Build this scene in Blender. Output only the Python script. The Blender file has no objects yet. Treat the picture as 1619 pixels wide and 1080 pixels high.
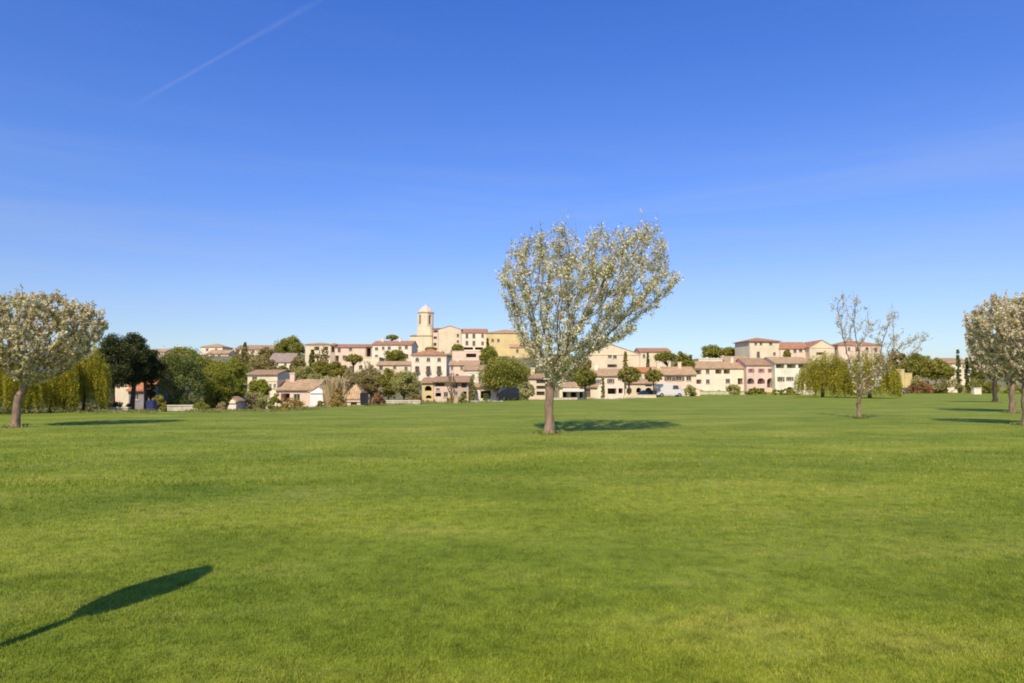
import bpy, bmesh, math, random
import numpy as np
from mathutils import Vector, Matrix, noise

R = math.radians
random.seed(7)
scene = bpy.context.scene
COL = scene.collection
CAMZ = 1.6
F = 1080.0
CX, CY = 809.5, 540.0
HZ = 612.0
PITCH = math.atan((HZ - CY) / F)

# ---------------------------------------------------------------- helpers: layout
def az(px):
    """horizontal slope x/y of a bearing"""
    return (px - CX) / F / math.cos(PITCH)

def elev(py):
    """vertical slope z/y of a sight line"""
    v = (CY - py) / F
    return math.tan(PITCH + math.atan(v))

def X(px, D): return az(px) * D
def Z(py, D): return CAMZ + elev(py) * D

def lerp_table(t, x):
    if x <= t[0][0]: return t[0][1]
    for (a, b), (c, d) in zip(t, t[1:]):
        if x <= c:
            k = (x - a) / (c - a)
            k = k * k * (3 - 2 * k)
            return b + (d - b) * k
    return t[-1][1]

EDGE = [(-1200, 40), (-200, 42), (120, 44), (250, 45), (420, 48), (600, 60), (700, 68), (860, 82), (960, 88), (1060, 112),
        (1110, 150), (1240, 150), (1400, 185), (1500, 200), (1619, 210), (2600, 215)]
HILLS = [(-1200, .6), (0, .75), (350, .95), (500, 1.0), (700, 1.0), (860, .95), (1000, .85), (1120, .8), (1330, .75),
         (1440, .5), (1619, .35), (2600, .3)]
PROF = [(0, -1.0), (70, -1.6), (118, -1.2), (150, 2.4), (185, 5.0), (215, 9.0), (255, 14.0), (300, 15.0), (420, 9), (900, 4), (3000, 2)]

def g(x, y):
    """terrain height"""
    d = max(y, 30.0)
    px = CX + x / d * F
    e = lerp_table(EDGE, px)
    und = 0.05 * math.sin(x * .21 + 1.0) * math.sin(y * .17) + 0.035 * math.sin(x * .09 - y * .13)
    if y < 12: und *= .3
    if y <= e - 2: return und
    h = lerp_table(PROF, y)
    s = lerp_table(HILLS, px)
    if h > 0: h *= s
    if px > 1350 and h < 0: h *= max(0.0, 1 - (px - 1350) / 100.0)
    k = min(1.0, (y - e + 2) / 26.0)
    k = k * k * (3 - 2 * k)
    return und * (1 - k) + h * k

# ---------------------------------------------------------------- helpers: objects
def mesh_obj(name, verts, faces, mat, parent=None, smooth=False, loc=None):
    me = bpy.data.meshes.new(name)
    me.from_pydata([tuple(v) for v in verts], [], faces)
    me.update()
    return link(name, me, mat, parent, smooth, loc)

def link(name, me, mat, parent=None, smooth=False, loc=None):
    o = bpy.data.objects.new(name, me)
    COL.objects.link(o)
    if mat is not None:
        for m in (mat if isinstance(mat, (list, tuple)) else [mat]): me.materials.append(m)
    if smooth: me.polygons.foreach_set('use_smooth', [True] * len(me.polygons))
    if parent is not None: o.parent = parent
    if loc is not None: o.location = loc
    return o

def bm_obj(name, bm, mat, parent=None, smooth=False, loc=None):
    me = bpy.data.meshes.new(name)
    bmesh.ops.recalc_face_normals(bm, faces=bm.faces)
    bm.to_mesh(me); bm.free()
    return link(name, me, mat, parent, smooth, loc)

def thing(name, label, cat, loc=(0, 0, 0), rz=0, group=None):
    o = bpy.data.objects.new(name, None)
    COL.objects.link(o)
    o.empty_display_size = .5
    o.location = loc; o.rotation_euler = (0, 0, rz)
    o['label'] = label; o['category'] = cat
    if group: o['group'] = group
    return o

def tag(o, label, cat, group=None):
    o['label'] = label; o['category'] = cat
    if group: o['group'] = group
    return o

def box(bm, x0, x1, y0, y1, z0, z1):
    v = [bm.verts.new(p) for p in [(x0, y0, z0), (x1, y0, z0), (x1, y1, z0), (x0, y1, z0), (x0, y0, z1), (x1, y0, z1), (x1, y1, z1), (x0, y1, z1)]]
    for f in [(0, 3, 2, 1), (4, 5, 6, 7), (0, 1, 5, 4), (1, 2, 6, 5), (2, 3, 7, 6), (3, 0, 4, 7)]:
        bm.faces.new([v[i] for i in f])

def np_mesh(name, V, Fq, mat, parent=None, smooth=False, nper=4):
    """V (n,3) float, Fq (m,nper) int"""
    me = bpy.data.meshes.new(name)
    n, m = len(V), len(Fq)
    me.vertices.add(n); me.vertices.foreach_set('co', np.asarray(V, dtype=np.float32).ravel())
    me.loops.add(m * nper); me.loops.foreach_set('vertex_index', np.asarray(Fq, dtype=np.int32).ravel())
    me.polygons.add(m)
    me.polygons.foreach_set('loop_start', np.arange(0, m * nper, nper, dtype=np.int32))
    me.polygons.foreach_set('loop_total', np.full(m, nper, dtype=np.int32))
    me.update(calc_edges=True)
    me.validate()
    return link(name, me, mat, parent, smooth)

def leaf_quads(P, size, rng, flat=0.0, aspect=.62):
    """rhombic leaves at points P with random attitude"""
    n = len(P)
    P = np.asarray(P)
    a = rng.normal(size=(n, 3)); a /= np.linalg.norm(a, axis=1)[:, None]
    b = rng.normal(size=(n, 3))
    if flat: b[:, 2] *= (1 - flat); a[:, 2] *= (1 - flat)
    a /= np.linalg.norm(a, axis=1)[:, None]
    b -= (a * b).sum(1)[:, None] * a
    b /= np.linalg.norm(b, axis=1)[:, None] + 1e-9
    s = size * rng.uniform(.6, 1.35, n)[:, None]
    c = np.cross(a, b) * s * .18
    V = np.empty((n, 4, 3))
    V[:, 0] = P - a * s * .5
    V[:, 1] = P + b * s * .5 * aspect + c
    V[:, 2] = P + a * s * .5
    V[:, 3] = P - b * s * .5 * aspect + c
    Fq = np.arange(n * 4).reshape(n, 4)
    return V.reshape(-1, 3), Fq

def tubes(name, paths, mat, parent, sides=6):
    """paths: list of (points, radii)"""
    V = []; Fq = []
    for pts, rad in paths:
        n = len(pts)
        if n < 2: continue
        base = len(V)
        ref = None
        for i in range(n):
            p = Vector(pts[i])
            t = Vector(pts[min(i + 1, n - 1)]) - Vector(pts[max(i - 1, 0)])
            if t.length < 1e-6: t = Vector((0, 0, 1))
            t.normalize()
            if ref is None: ref = t.orthogonal().normalized()
            else:
                ref = ref - t * ref.dot(t)
                if ref.length < 1e-4: ref = t.orthogonal()
                ref.normalize()
            bb = t.cross(ref)
            for k in range(sides):
                an = 2 * math.pi * k / sides
                V.append(p + (ref * math.cos(an) + bb * math.sin(an)) * rad[i])
        for i in range(n - 1):
            for k in range(sides):
                k2 = (k + 1) % sides
                Fq.append((base + i * sides + k, base + i * sides + k2, base + (i + 1) * sides + k2, base + (i + 1) * sides + k))
    return np_mesh(name, np.array([tuple(v) for v in V]), np.array(Fq), mat, parent, True)

# ---------------------------------------------------------------- materials
def newmat(name):
    m = bpy.data.materials.new(name); m.use_nodes = True
    nt = m.node_tree
    for n in list(nt.nodes): nt.nodes.remove(n)
    out = nt.nodes.new('ShaderNodeOutputMaterial')
    return m, nt, out

def N(nt, t, **kw):
    n = nt.nodes.new(t)
    for k, v in kw.items(): setattr(n, k, v)
    return n

def ramp(nt, fac, stops):
    r = N(nt, 'ShaderNodeValToRGB')
    el = r.color_ramp.elements
    el[0].position, el[0].color = stops[0][0], (*stops[0][1], 1)
    el[1].position, el[1].color = stops[-1][0], (*stops[-1][1], 1)
    for p, c in stops[1:-1]:
        e = el.new(p); e.color = (*c, 1)
    nt.links.new(fac, r.inputs[0])
    return r.outputs[0]

def noise_n(nt, vec, scale, detail=3, rough=.55, dist=0.0):
    n = N(nt, 'ShaderNodeTexNoise')
    n.inputs['Scale'].default_value = scale; n.inputs['Detail'].default_value = detail
    n.inputs['Roughness'].default_value = rough; n.inputs['Distortion'].default_value = dist
    if vec is not None: nt.links.new(vec, n.inputs['Vector'])
    return n.outputs[0]

def mixc(nt, fac, a, b, mode='MIX'):
    m = N(nt, 'ShaderNodeMix', data_type='RGBA', blend_type=mode)
    for sock, v in ((m.inputs['Factor'], fac), (m.inputs[6], a), (m.inputs[7], b)):
        if isinstance(v, (int, float)): sock.default_value = v
        elif isinstance(v, tuple): sock.default_value = (*v, 1)
        else: nt.links.new(v, sock)
    return m.outputs[2]

def mapping(nt, vec, scale=(1, 1, 1), rot=(0, 0, 0)):
    m = N(nt, 'ShaderNodeMapping')
    m.inputs['Scale'].default_value = scale; m.inputs['Rotation'].default_value = rot
    nt.links.new(vec, m.inputs['Vector'])
    return m.outputs[0]

def world_pos(nt):
    return N(nt, 'ShaderNodeNewGeometry').outputs['Position']

def stucco(name, c, var=.16, dirt=(.35, .28, .2)):
    m, nt, out = newmat(name)
    p = N(nt, 'ShaderNodeBsdfPrincipled')
    pos = world_pos(nt)
    f = noise_n(nt, pos, .35, 4, .6)
    c0 = tuple(v * (1 - var) for v in c); c1 = tuple(min(.9, v * (1 + var * .5)) for v in c)
    col = ramp(nt, f, [(.3, c0), (.7, c1)])
    st = noise_n(nt, mapping(nt, pos, (1.6, 1.6, .12)), 1.0, 3, .6)
    stf = ramp(nt, st, [(.45, (0, 0, 0)), (.8, (.55, .55, .55))])
    col = mixc(nt, stf, col, tuple(a * .5 + b * .5 for a, b in zip(dirt, c)))
    nt.links.new(col, p.inputs['Base Color'])
    p.inputs['Roughness'].default_value = .92
    p.inputs['Specular IOR Level'].default_value = .15
    b = N(nt, 'ShaderNodeBump'); b.inputs['Strength'].default_value = .3; b.inputs['Distance'].default_value = .02
    nt.links.new(noise_n(nt, pos, 9, 3), b.inputs['Height']); nt.links.new(b.outputs[0], p.inputs['Normal'])
    nt.links.new(p.outputs[0], out.inputs[0])
    return m

def tiles(name, c):
    m, nt, out = newmat(name)
    p = N(nt, 'ShaderNodeBsdfPrincipled')
    tc = N(nt, 'ShaderNodeTexCoord').outputs['Object']
    w = N(nt, 'ShaderNodeTexWave'); w.inputs['Scale'].default_value = 1.1; w.inputs['Distortion'].default_value = .4
    w.bands_direction = 'X'
    nt.links.new(tc, w.inputs['Vector'])
    f = noise_n(nt, tc, 1.7, 5, .7)
    col = ramp(nt, f, [(.25, tuple(v * .55 for v in c)), (.5, c), (.75, tuple(min(.8, v * 1.45) for v in c))])
    dk = ramp(nt, w.outputs[0], [(0, (.62, .6, .58)), (.5, (1, 1, 1))])
    col = mixc(nt, .7, col, dk, 'MULTIPLY')
    moss = ramp(nt, noise_n(nt, tc, .35, 4), [(.5, (0, 0, 0)), (.75, (.4, .4, .4))])
    col = mixc(nt, moss, col, (.16, .13, .08))
    nt.links.new(col, p.inputs['Base Color'])
    p.inputs['Roughness'].default_value = .85
    p.inputs['Specular IOR Level'].default_value = .2
    b = N(nt, 'ShaderNodeBump'); b.inputs['Strength'].default_value = .6; b.inputs['Distance'].default_value = .06
    nt.links.new(w.outputs[0], b.inputs['Height']); nt.links.new(b.outputs[0], p.inputs['Normal'])
    nt.links.new(p.outputs[0], out.inputs[0])
    return m

def plain(name, c, rough=.6, spec=.4, metal=0.0, nscale=4, var=.15):
    m, nt, out = newmat(name)
    p = N(nt, 'ShaderNodeBsdfPrincipled')
    f = noise_n(nt, world_pos(nt), nscale, 3)
    col = ramp(nt, f, [(.3, tuple(v * (1 - var) for v in c)), (.7, tuple(min(.95, v * (1 + var)) for v in c))])
    nt.links.new(col, p.inputs['Base Color'])
    p.inputs['Roughness'].default_value = rough
    p.inputs['Specular IOR Level'].default_value = spec
    p.inputs['Metallic'].default_value = metal
    nt.links.new(p.outputs[0], out.inputs[0])
    return m

def foliage(name, cols, trans=.35, nscale=.6, rough=.55, spread=.6):
    """leaf colour varies by leaf and by clump"""
    m, nt, out = newmat(name)
    geo = N(nt, 'ShaderNodeNewGeometry')
    rnd = geo.outputs['Random Per Island']
    f = noise_n(nt, geo.outputs['Position'], nscale, 2)
    ma = N(nt, 'ShaderNodeMapRange')
    ma.inputs['From Min'].default_value = .3; ma.inputs['From Max'].default_value = .7
    nt.links.new(f, ma.inputs['Value'])
    mx = N(nt, 'ShaderNodeMix', data_type='FLOAT'); mx.inputs[0].default_value = spread
    nt.links.new(ma.outputs[0], mx.inputs[2]); nt.links.new(rnd, mx.inputs[3])
    n = len(cols)
    col = ramp(nt, mx.outputs[0], [(.08 + .84 * i / (n - 1), c) for i, c in enumerate(cols)])
    d = N(nt, 'ShaderNodeBsdfPrincipled'); d.inputs['Roughness'].default_value = rough
    d.inputs['Specular IOR Level'].default_value = .25
    t = N(nt, 'ShaderNodeBsdfTranslucent')
    nt.links.new(col, d.inputs['Base Color'])
    tcol = mixc(nt, 1.0, col, (1.15, 1.2, .6), 'MULTIPLY')
    nt.links.new(tcol, t.inputs['Color'])
    ms = N(nt, 'ShaderNodeMixShader'); ms.inputs[0].default_value = trans
    nt.links.new(d.outputs[0], ms.inputs[1]); nt.links.new(t.outputs[0], ms.inputs[2])
    nt.links.new(ms.outputs[0], out.inputs[0])
    return m

def bark(name, c0, c1):
    m, nt, out = newmat(name)
    p = N(nt, 'ShaderNodeBsdfPrincipled')
    pos = world_pos(nt)
    f = noise_n(nt, mapping(nt, pos, (9, 9, 2.5)), 1.0, 5, .7)
    col = ramp(nt, f, [(.3, c0), (.65, c1)])
    nt.links.new(col, p.inputs['Base Color']); p.inputs['Roughness'].default_value = .9
    p.inputs['Specular IOR Level'].default_value = .2
    b = N(nt, 'ShaderNodeBump'); b.inputs['Strength'].default_value = .8; b.inputs['Distance'].default_value = .03
    nt.links.new(f, b.inputs['Height']); nt.links.new(b.outputs[0], p.inputs['Normal'])
    nt.links.new(p.outputs[0], out.inputs[0])
    return m

def grass_colour(nt, pos):
    """shared by the turf sheet and by the blades standing on it"""
    big = noise_n(nt, mapping(nt, pos, (.7, 1, 1), (0, 0, .35)), .16, 4, .55, .6)
    mid = noise_n(nt, mapping(nt, pos, (.55, 1.0, 1), (0, 0, -.2)), .75, 4, .6, .4)
    fine = noise_n(nt, pos, 5.5, 4, .65)
    c = ramp(nt, big, [(.30, GR[0]), (.50, GR[1]), (.72, GR[2])])
    c2 = ramp(nt, mid, [(.30, tuple(v * .66 for v in GR[0])), (.52, GR[1]), (.76, GR[3])])
    c = mixc(nt, .5, c, c2)
    k = ramp(nt, fine, [(.28, (.62, .66, .6)), (.5, (1, 1, 1)), (.75, (1.3, 1.22, 1.15))])
    c = mixc(nt, 1.0, c, k, 'MULTIPLY')
    # faint mowing bands
    w = N(nt, 'ShaderNodeTexWave'); w.inputs['Scale'].default_value = .055; w.inputs['Distortion'].default_value = 1.6
    w.inputs['Detail'].default_value = 2
    nt.links.new(mapping(nt, pos, (1, 1, 1), (0, 0, 1.25)), w.inputs['Vector'])
    k2 = ramp(nt, w.outputs[0], [(.2, (.90, .93, .90)), (.8, (1.07, 1.05, 1.0))])
    return mixc(nt, 1.0, c, k2, 'MULTIPLY')

GR = [(.145, .21, .018), (.225, .272, .028), (.308, .318, .048), (.40, .355, .09)]

def grass_mats():
    m, nt, out = newmat('turf')
    p = N(nt, 'ShaderNodeBsdfPrincipled'); p.inputs['Roughness'].default_value = .8
    p.inputs['Specular IOR Level'].default_value = .1
    pos = world_pos(nt)
    c = grass_colour(nt, pos)
    gr = noise_n(nt, pos, 60, 3, .7)
    c = mixc(nt, 1.0, c, ramp(nt, gr, [(.3, (.7, .72, .7)), (.7, (1.22, 1.2, 1.15))]), 'MULTIPLY')
    nt.links.new(c, p.inputs['Base Color'])
    b = N(nt, 'ShaderNodeBump'); b.inputs['Strength'].default_value = .45; b.inputs['Distance'].default_value = .04
    nt.links.new(noise_n(nt, pos, 22, 4, .7), b.inputs['Height']); nt.links.new(b.outputs[0], p.inputs['Normal'])
    nt.links.new(p.outputs[0], out.inputs[0])
    turf = m
    m, nt, out = newmat('grass_blades')
    geo = N(nt, 'ShaderNodeNewGeometry')
    c = grass_colour(nt, geo.outputs['Position'])
    k = ramp(nt, geo.outputs['Random Per Island'], [(0, (.75, .82, .7)), (.6, (1.1, 1.1, 1.0)), (.9, (1.35, 1.25, 1.2)), (1, (1.9, 1.5, 2.0))])
    c = mixc(nt, 1.0, c, k, 'MULTIPLY')
    c = mixc(nt, 1.0, c, (1.12, 1.10, 1.1), 'MULTIPLY')
    d = N(nt, 'ShaderNodeBsdfPrincipled'); d.inputs['Roughness'].default_value = .6
    d.inputs['Specular IOR Level'].default_value = .2
    nt.links.new(c, d.inputs['Base Color'])
    t = N(nt, 'ShaderNodeBsdfTranslucent'); nt.links.new(c, t.inputs['Color'])
    ms = N(nt, 'ShaderNodeMixShader'); ms.inputs[0].default_value = .3
    nt.links.new(d.outputs[0], ms.inputs[1]); nt.links.new(t.outputs[0], ms.inputs[2])
    nt.links.new(ms.outputs[0], out.inputs[0])
    return turf, m

TURF, BLADES = grass_mats()

def hill_mat():
    m, nt, out = newmat('hillside_soil')
    p = N(nt, 'ShaderNodeBsdfPrincipled'); p.inputs['Roughness'].default_value = .95
    pos = world_pos(nt)
    f = noise_n(nt, pos, .12, 5, .65)
    c = ramp(nt, f, [(.3, (.09, .12, .03)), (.5, (.16, .15, .06)), (.7, (.26, .21, .13))])
    nt.links.new(c, p.inputs['Base Color']); nt.links.new(p.outputs[0], out.inputs[0])
    return m
SOIL = hill_mat()

M = dict(
    bright=stucco('bright_whitewash', (.86, .82, .74), .06),
    cream=stucco('cream_stucco', (.74, .60, .39)), white=stucco('white_stucco', (.82, .69, .50), .14),
    yellow=stucco('yellow_stucco', (.68, .52, .24)), pale=stucco('pale_yellow_stucco', (.76, .64, .42)),
    pink=stucco('pink_stucco', (.74, .53, .42)), peach=stucco('peach_stucco', (.76, .57, .41)),
    green=stucco('pale_green_stucco', (.74, .70, .52)), tan=stucco('tan_stucco', (.5, .38, .27)),
    mauve=stucco('mauve_stucco', (.38, .30, .28)), grey=stucco('grey_render', (.28, .24, .22)),
    red_roof=tiles('red_roof_tiles', (.48, .23, .12)), brown_roof=tiles('brown_roof_tiles', (.44, .27, .15)),
    tan_roof=tiles('tan_roof_tiles', (.52, .34, .18)), orange_roof=tiles('orange_roof_tiles', (.55, .22, .09)),
    grey_roof=tiles('weathered_roof_tiles', (.36, .27, .21)),
    glass=plain('dark_window_glass', (.07, .055, .045), .12, .5), frame=plain('painted_window_frame', (.45, .38, .3), .5),
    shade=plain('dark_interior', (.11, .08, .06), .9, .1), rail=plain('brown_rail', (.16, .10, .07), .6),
    white_rail=plain('white_rail', (.7, .66, .6), .5),
    shut_red=plain('red_shutter', (.36, .12, .10), .6), shut_brown=plain('brown_shutter', (.20, .12, .07), .6),
    shut_grey=plain('grey_green_shutter', (.24, .27, .22), .6), door=plain('brown_door', (.15, .09, .05), .5),
    canvas=plain('cream_canvas', (.66, .60, .46), .8), white_canvas=plain('white_canvas', (.75, .72, .68), .8),
    paving=plain('pale_paving', (.48, .42, .30), .9, nscale=1.2), stone=plain('pale_stone', (.55, .48, .36), .9, nscale=2.5, var=.3),
)

# ---------------------------------------------------------------- ground
def build_ground():
    cols = [math.copysign(abs(t) ** 1.25, t) * 2.1 for t in np.linspace(-1, 1, 241)]
    V = []; Fc = []
    rows = list(np.linspace(-60, 0, 13)) + list(np.linspace(1, 30, 30))
    fr = list(np.linspace(0, 1, 61)[1:])
    nl = len(rows) + len(fr)
    for j in range(nl):
        for a in cols:
            if j < len(rows): y = rows[j]
            else:
                e = lerp_table(EDGE, CX + a * F) + 8
                y = 30 + (e - 30) * fr[j - len(rows)] ** 1.2
            x = a * max(y, 30)
            V.append((x, y, g(x, y)))
    nc = len(cols)
    for j in range(nl - 1):
        for i in range(nc - 1):
            Fc.append((j * nc + i, j * nc + i + 1, (j + 1) * nc + i + 1, (j + 1) * nc + i))
    o = mesh_obj('lawn', V, Fc, TURF, smooth=True)
    o['kind'] = 'structure'; o['label'] = 'broad mown green lawn reaching to the village'
    V = []; Fc = []
    fr = np.linspace(0, 1, 120) ** 2.2
    for t in fr:
        for a in cols:
            e = lerp_table(EDGE, CX + a * F) + 8
            y = e + (4200 - e) * t
            x = a * y
            V.append((x, y, g(x, y)))
    for j in range(len(fr) - 1):
        for i in range(nc - 1):
            Fc.append((j * nc + i, j * nc + i + 1, (j + 1) * nc + i + 1, (j + 1) * nc + i))
    o = mesh_obj('hillside', V, Fc, SOIL, smooth=True)
    o['kind'] = 'structure'; o['label'] = 'low hillside the village stands on'
build_ground()

def build_blades():
    rng = np.random.default_rng(3)
    n = 800000
    # even density over depth as seen from eye height, thinning with distance
    u = rng.random(n)
    y0, y1 = 2.6, 60.0
    y = 1.0 / (1 / y0 + u * (1 / y1 - 1 / y0))
    y = y * (1 + rng.normal(0, .02, n))
    x = rng.uniform(-1, 1, n) * (y * .86 + 1.2)
    # clumping
    sc = np.clip(y / 9.0, .75, 1.7)
    h = rng.uniform(.014, .034, n) * sc
    def vn(cell, sd):
        G = np.random.default_rng(sd).random((512, 512)); X_, Y_ = x / cell + 1000, y / cell
        i, j = np.floor(X_).astype(int), np.floor(Y_).astype(int); a, b = X_ - i, Y_ - j
        a = a * a * (3 - 2 * a); b = b * b * (3 - 2 * b); i %= 511; j %= 511
        return (G[i, j] * (1 - a) + G[i + 1, j] * a) * (1 - b) + (G[i, j + 1] * (1 - a) + G[i + 1, j + 1] * a) * b
    tuft = vn(.10, 1) * .45 + vn(.33, 2) * .35 + vn(1.4, 4) * .2
    h *= .5 + 1.0 * np.clip(tuft * 1.5 - .2, 0, 1.3)
    wd = rng.uniform(.0025, .0045, n) * sc * 1.5
    an = rng.uniform(0, 2 * np.pi, n)
    ln = rng.normal(0, .55, (n, 2)) * h[:, None]
    z = 0.05 * np.sin(x * .21 + 1.0) * np.sin(y * .17) + 0.035 * np.sin(x * .09 - y * .13)
    z = np.where(y < 12, z * .3, z)
    z = z - .012
    keep = rng.random(n) < np.clip((44 - y) / 32, 0, 1)
    h = np.where(keep, h, 1e-4); z = np.where(keep, z, z - .1)
    V = np.empty((n, 3, 3), dtype=np.float32)
    dx, dy = np.cos(an) * wd, np.sin(an) * wd
    V[:, 0] = np.stack([x - dx, y - dy, z], 1)
    V[:, 1] = np.stack([x + dx, y + dy, z], 1)
    V[:, 2] = np.stack([x + ln[:, 0], y + ln[:, 1], z + .012 + h], 1)
    o = np_mesh('lawn_grass', V.reshape(-1, 3), np.arange(n * 3).reshape(n, 3), BLADES, nper=3)
    o['kind'] = 'stuff'; o['label'] = 'short mown grass blades covering the near lawn'; o['category'] = 'grass'
build_blades()

# ---------------------------------------------------------------- trees
BARK_G = bark('grey_brown_bark', (.12, .078, .048), (.33, .225, .145))
BARK_D = bark('dark_bark', (.03, .024, .018), (.10, .075, .05))
BARK_P = bark('pale_bark', (.22, .17, .10), (.42, .34, .22))
BLOSSOM = foliage('white_blossom', [(.62, .50, .38), (.84, .74, .62), (.93, .88, .79), (.95, .93, .88)], .45, 1.4, .7)
BLOSSOM_T = foliage('cream_pink_blossom', [(.54, .42, .32), (.76, .63, .52), (.90, .79, .70), (.94, .88, .83)], .45, 1.2, .7)
YLEAF = foliage('fresh_yellow_green_leaf', [(.15, .16, .025), (.30, .30, .05), (.48, .44, .10)], .4, 1.2)
GLEAF = foliage('blue_green_leaf', [(.08, .12, .05), (.14, .19, .08), (.22, .25, .12)], .4, 1.2)

def colonize(att, trunk, step, kill, infl, up=.08, iters=140, seed=1):
    rng = np.random.default_rng(seed)
    nodes = [np.array(p, float) for p in trunk]
    par = [-1] + list(range(len(trunk) - 1))
    att = att.copy()
    P = np.array(nodes)
    d2 = ((att[:, None, :] - P[None]) ** 2).sum(2)
    near = d2.argmin(1); nd = np.sqrt(d2.min(1))
    for it in range(iters):
        alive = nd > kill
        att = att[alive]; near = near[alive]; nd = nd[alive]
        if len(att) == 0: break
        use = nd < infl
        if not use.any(): infl *= 1.5; continue
        P = np.array(nodes)
        dirs = {}
        dv = att[use] - P[near[use]]
        dv /= np.linalg.norm(dv, axis=1)[:, None]
        acc = np.zeros_like(P); np.add.at(acc, near[use], dv)
        idx = np.unique(near[use])
        new = []
        for i in idx:
            v = acc[i]; l = np.linalg.norm(v)
            if l < 1e-6: continue
            v = v / l + np.array([0, 0, up]) + rng.normal(0, .12, 3)
            v /= np.linalg.norm(v)
            new.append((P[i] + v * step, i))
        b = len(nodes)
        for p, i in new: nodes.append(p); par.append(int(i))
        NP = np.array([p for p, _ in new])
        d = np.sqrt(((att[:, None, :] - NP[None]) ** 2).sum(2))
        k = d.argmin(1); dm = d[np.arange(len(att)), k]
        better = dm < nd - 1e-6
        near = np.where(better, k + b, near); nd = np.where(better, dm, nd)
        if len(nodes) > 9000: break
    return np.array(nodes), par

def blossom_tree(name, label, base_px, base_py, poly, D, seed, natt=1500, r_tip=.006, r_base=.16, nbloss=9000, nleaf=7000,
                 size=.085, fork_py=None, lean=0.0, bloss=None, leaf=None, depth=.85, pw=2.25, group=None, barkm=None, nspur=1500, leafbias=None):
    rng = np.random.default_rng(seed)
    bx = X(base_px, D); bz = g(bx, D)
    root = thing(name, label, 'tree', (bx, D, bz), group=group)
    pts = [(X(px, D) - bx, Z(py, D) - bz) for px, py in poly]
    zs = [p[1] for p in pts]; z0, z1 = min(zs), max(zs)
    def span(z):
        xs = []
        for (xa, za), (xb, zb) in zip(pts, pts[1:] + pts[:1]):
            if (za - z) * (zb - z) <= 0 and za != zb: xs.append(xa + (xb - xa) * (z - za) / (zb - za))
        return sorted(xs)
    att = []
    wmax = max(p[0] for p in pts) - min(p[0] for p in pts)
    while len(att) < natt:
        z = rng.uniform(z0, z1)
        xs = span(z)
        if len(xs) < 2: continue
        lo, hi = xs[0], xs[-1]
        x = rng.uniform(lo, hi)
        ok = any(a <= x <= b for a, b in zip(xs[0::2], xs[1::2]))
        if not ok: continue
        c = (lo + hi) / 2; h = (hi - lo) / 2 + 1e-3
        q = (x - c) / h
        ymax = h * depth * math.sqrt(max(0, 1 - q * q)) + .12
        y = rng.uniform(-1, 1) * ymax
        # favour the shell
        s = max(abs(q), abs(y) / (h * depth + 1e-3))
        if rng.random() > .5 + .5 * s: continue
        att.append((x, y, z))
    att = np.array(att)
    zf = (Z(fork_py, D) - bz) if fork_py else z0
    nt_ = 7
    tx = lean
    trunk = [(tx * (i / nt_) ** 1.5 + .02 * math.sin(i * 1.7 + seed), .02 * math.cos(i * 2.1 + seed), -.15 + (zf + .15) * i / nt_) for i in range(nt_ + 1)]
    sc = (z1 - z0) / 5.0
    P, par = colonize(att, trunk, .16 * sc, .26 * sc, 1.6 * sc, seed=seed)
    n = len(P)
    ch = [[] for _ in range(n)]
    for i, p in enumerate(par):
        if p >= 0: ch[p].append(i)
    rad = np.zeros(n)
    for i in range(n - 1, -1, -1):
        rad[i] = (sum(rad[c] ** pw for c in ch[i])) ** (1 / pw) if ch[i] else r_tip
    kf = r_base / rad[nt_ // 2]
    if kf < 1:
        rad = np.maximum(r_tip, rad * (1 - (1 - kf) * np.clip(rad / rad[0], 0, 1) ** .5))
    else:
        rad = np.where(rad > r_tip * 2, rad * (1 + (kf - 1) * np.clip(rad / rad[0], 0, 1)), rad)
    # paths
    trunk_path = []; paths = []
    stack = [(0, -1)]
    while stack:
        i, p = stack.pop()
        path = ([p] if p >= 0 else []) + [i]
        cur = i
        while ch[cur]:
            cs = sorted(ch[cur], key=lambda c: -rad[c])
            for c in cs[1:]: stack.append((c, cur))
            cur = cs[0]; path.append(cur)
        paths.append(path)
    tp = paths[0][:nt_ + 1]
    fl = [2.0, 1.35, 1.12] + [1] * 20
    tubes('trunk', [([P[i] for i in tp], [rad[i] * fl[k] for k, i in enumerate(tp)])], barkm or BARK_G, root, 12)
    rest = [paths[0][nt_:]] + paths[1:]
    big = []; 
    for path in rest:
        rr = [rad[i] for i in path]
        if len(path) > 1 and path is not rest[0]: rr[0] = min(rr[0], rr[1] * 1.15)
        rr[-1] *= .4
        big.append(([P[i] for i in path], rr))
    thin = np.array([i for i in range(n) if rad[i] < r_tip * (7.0 if rng.random() < .3 else 3.2) * (3.0 if P[i][2] < z0 + (z1 - z0) * .35 else 1) and i > nt_])
    wt = np.where(P[thin][:, 2] < z0 + (z1 - z0) * .33, 1.3, 1.0); wt /= wt.sum()
    # short spurs and upright shoots carrying the flowers
    sp = rng.choice(thin, nspur, p=wt)
    out = P[sp] - np.array([lean, 0, zf * .8]); out /= np.linalg.norm(out, axis=1)[:, None]
    sd_ = out * .7 + np.array([0, 0, .45]) + rng.normal(0, .45, (nspur, 3)); sd_ /= np.linalg.norm(sd_, axis=1)[:, None]
    sl_ = rng.uniform(.10, .30, nspur) * sc
    hi_ = P[sp][:, 2] > z0 + (z1 - z0) * .72
    lo_ = rng.random(nspur) < np.where(hi_, .13, .06)
    sl_ = np.where(lo_, sl_ * 1.9, sl_)
    sd_[lo_ & hi_] = sd_[lo_ & hi_] * .4 + np.array([0, 0, .9])
    S0 = P[sp]; S1 = S0 + sd_ * sl_[:, None]
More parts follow.
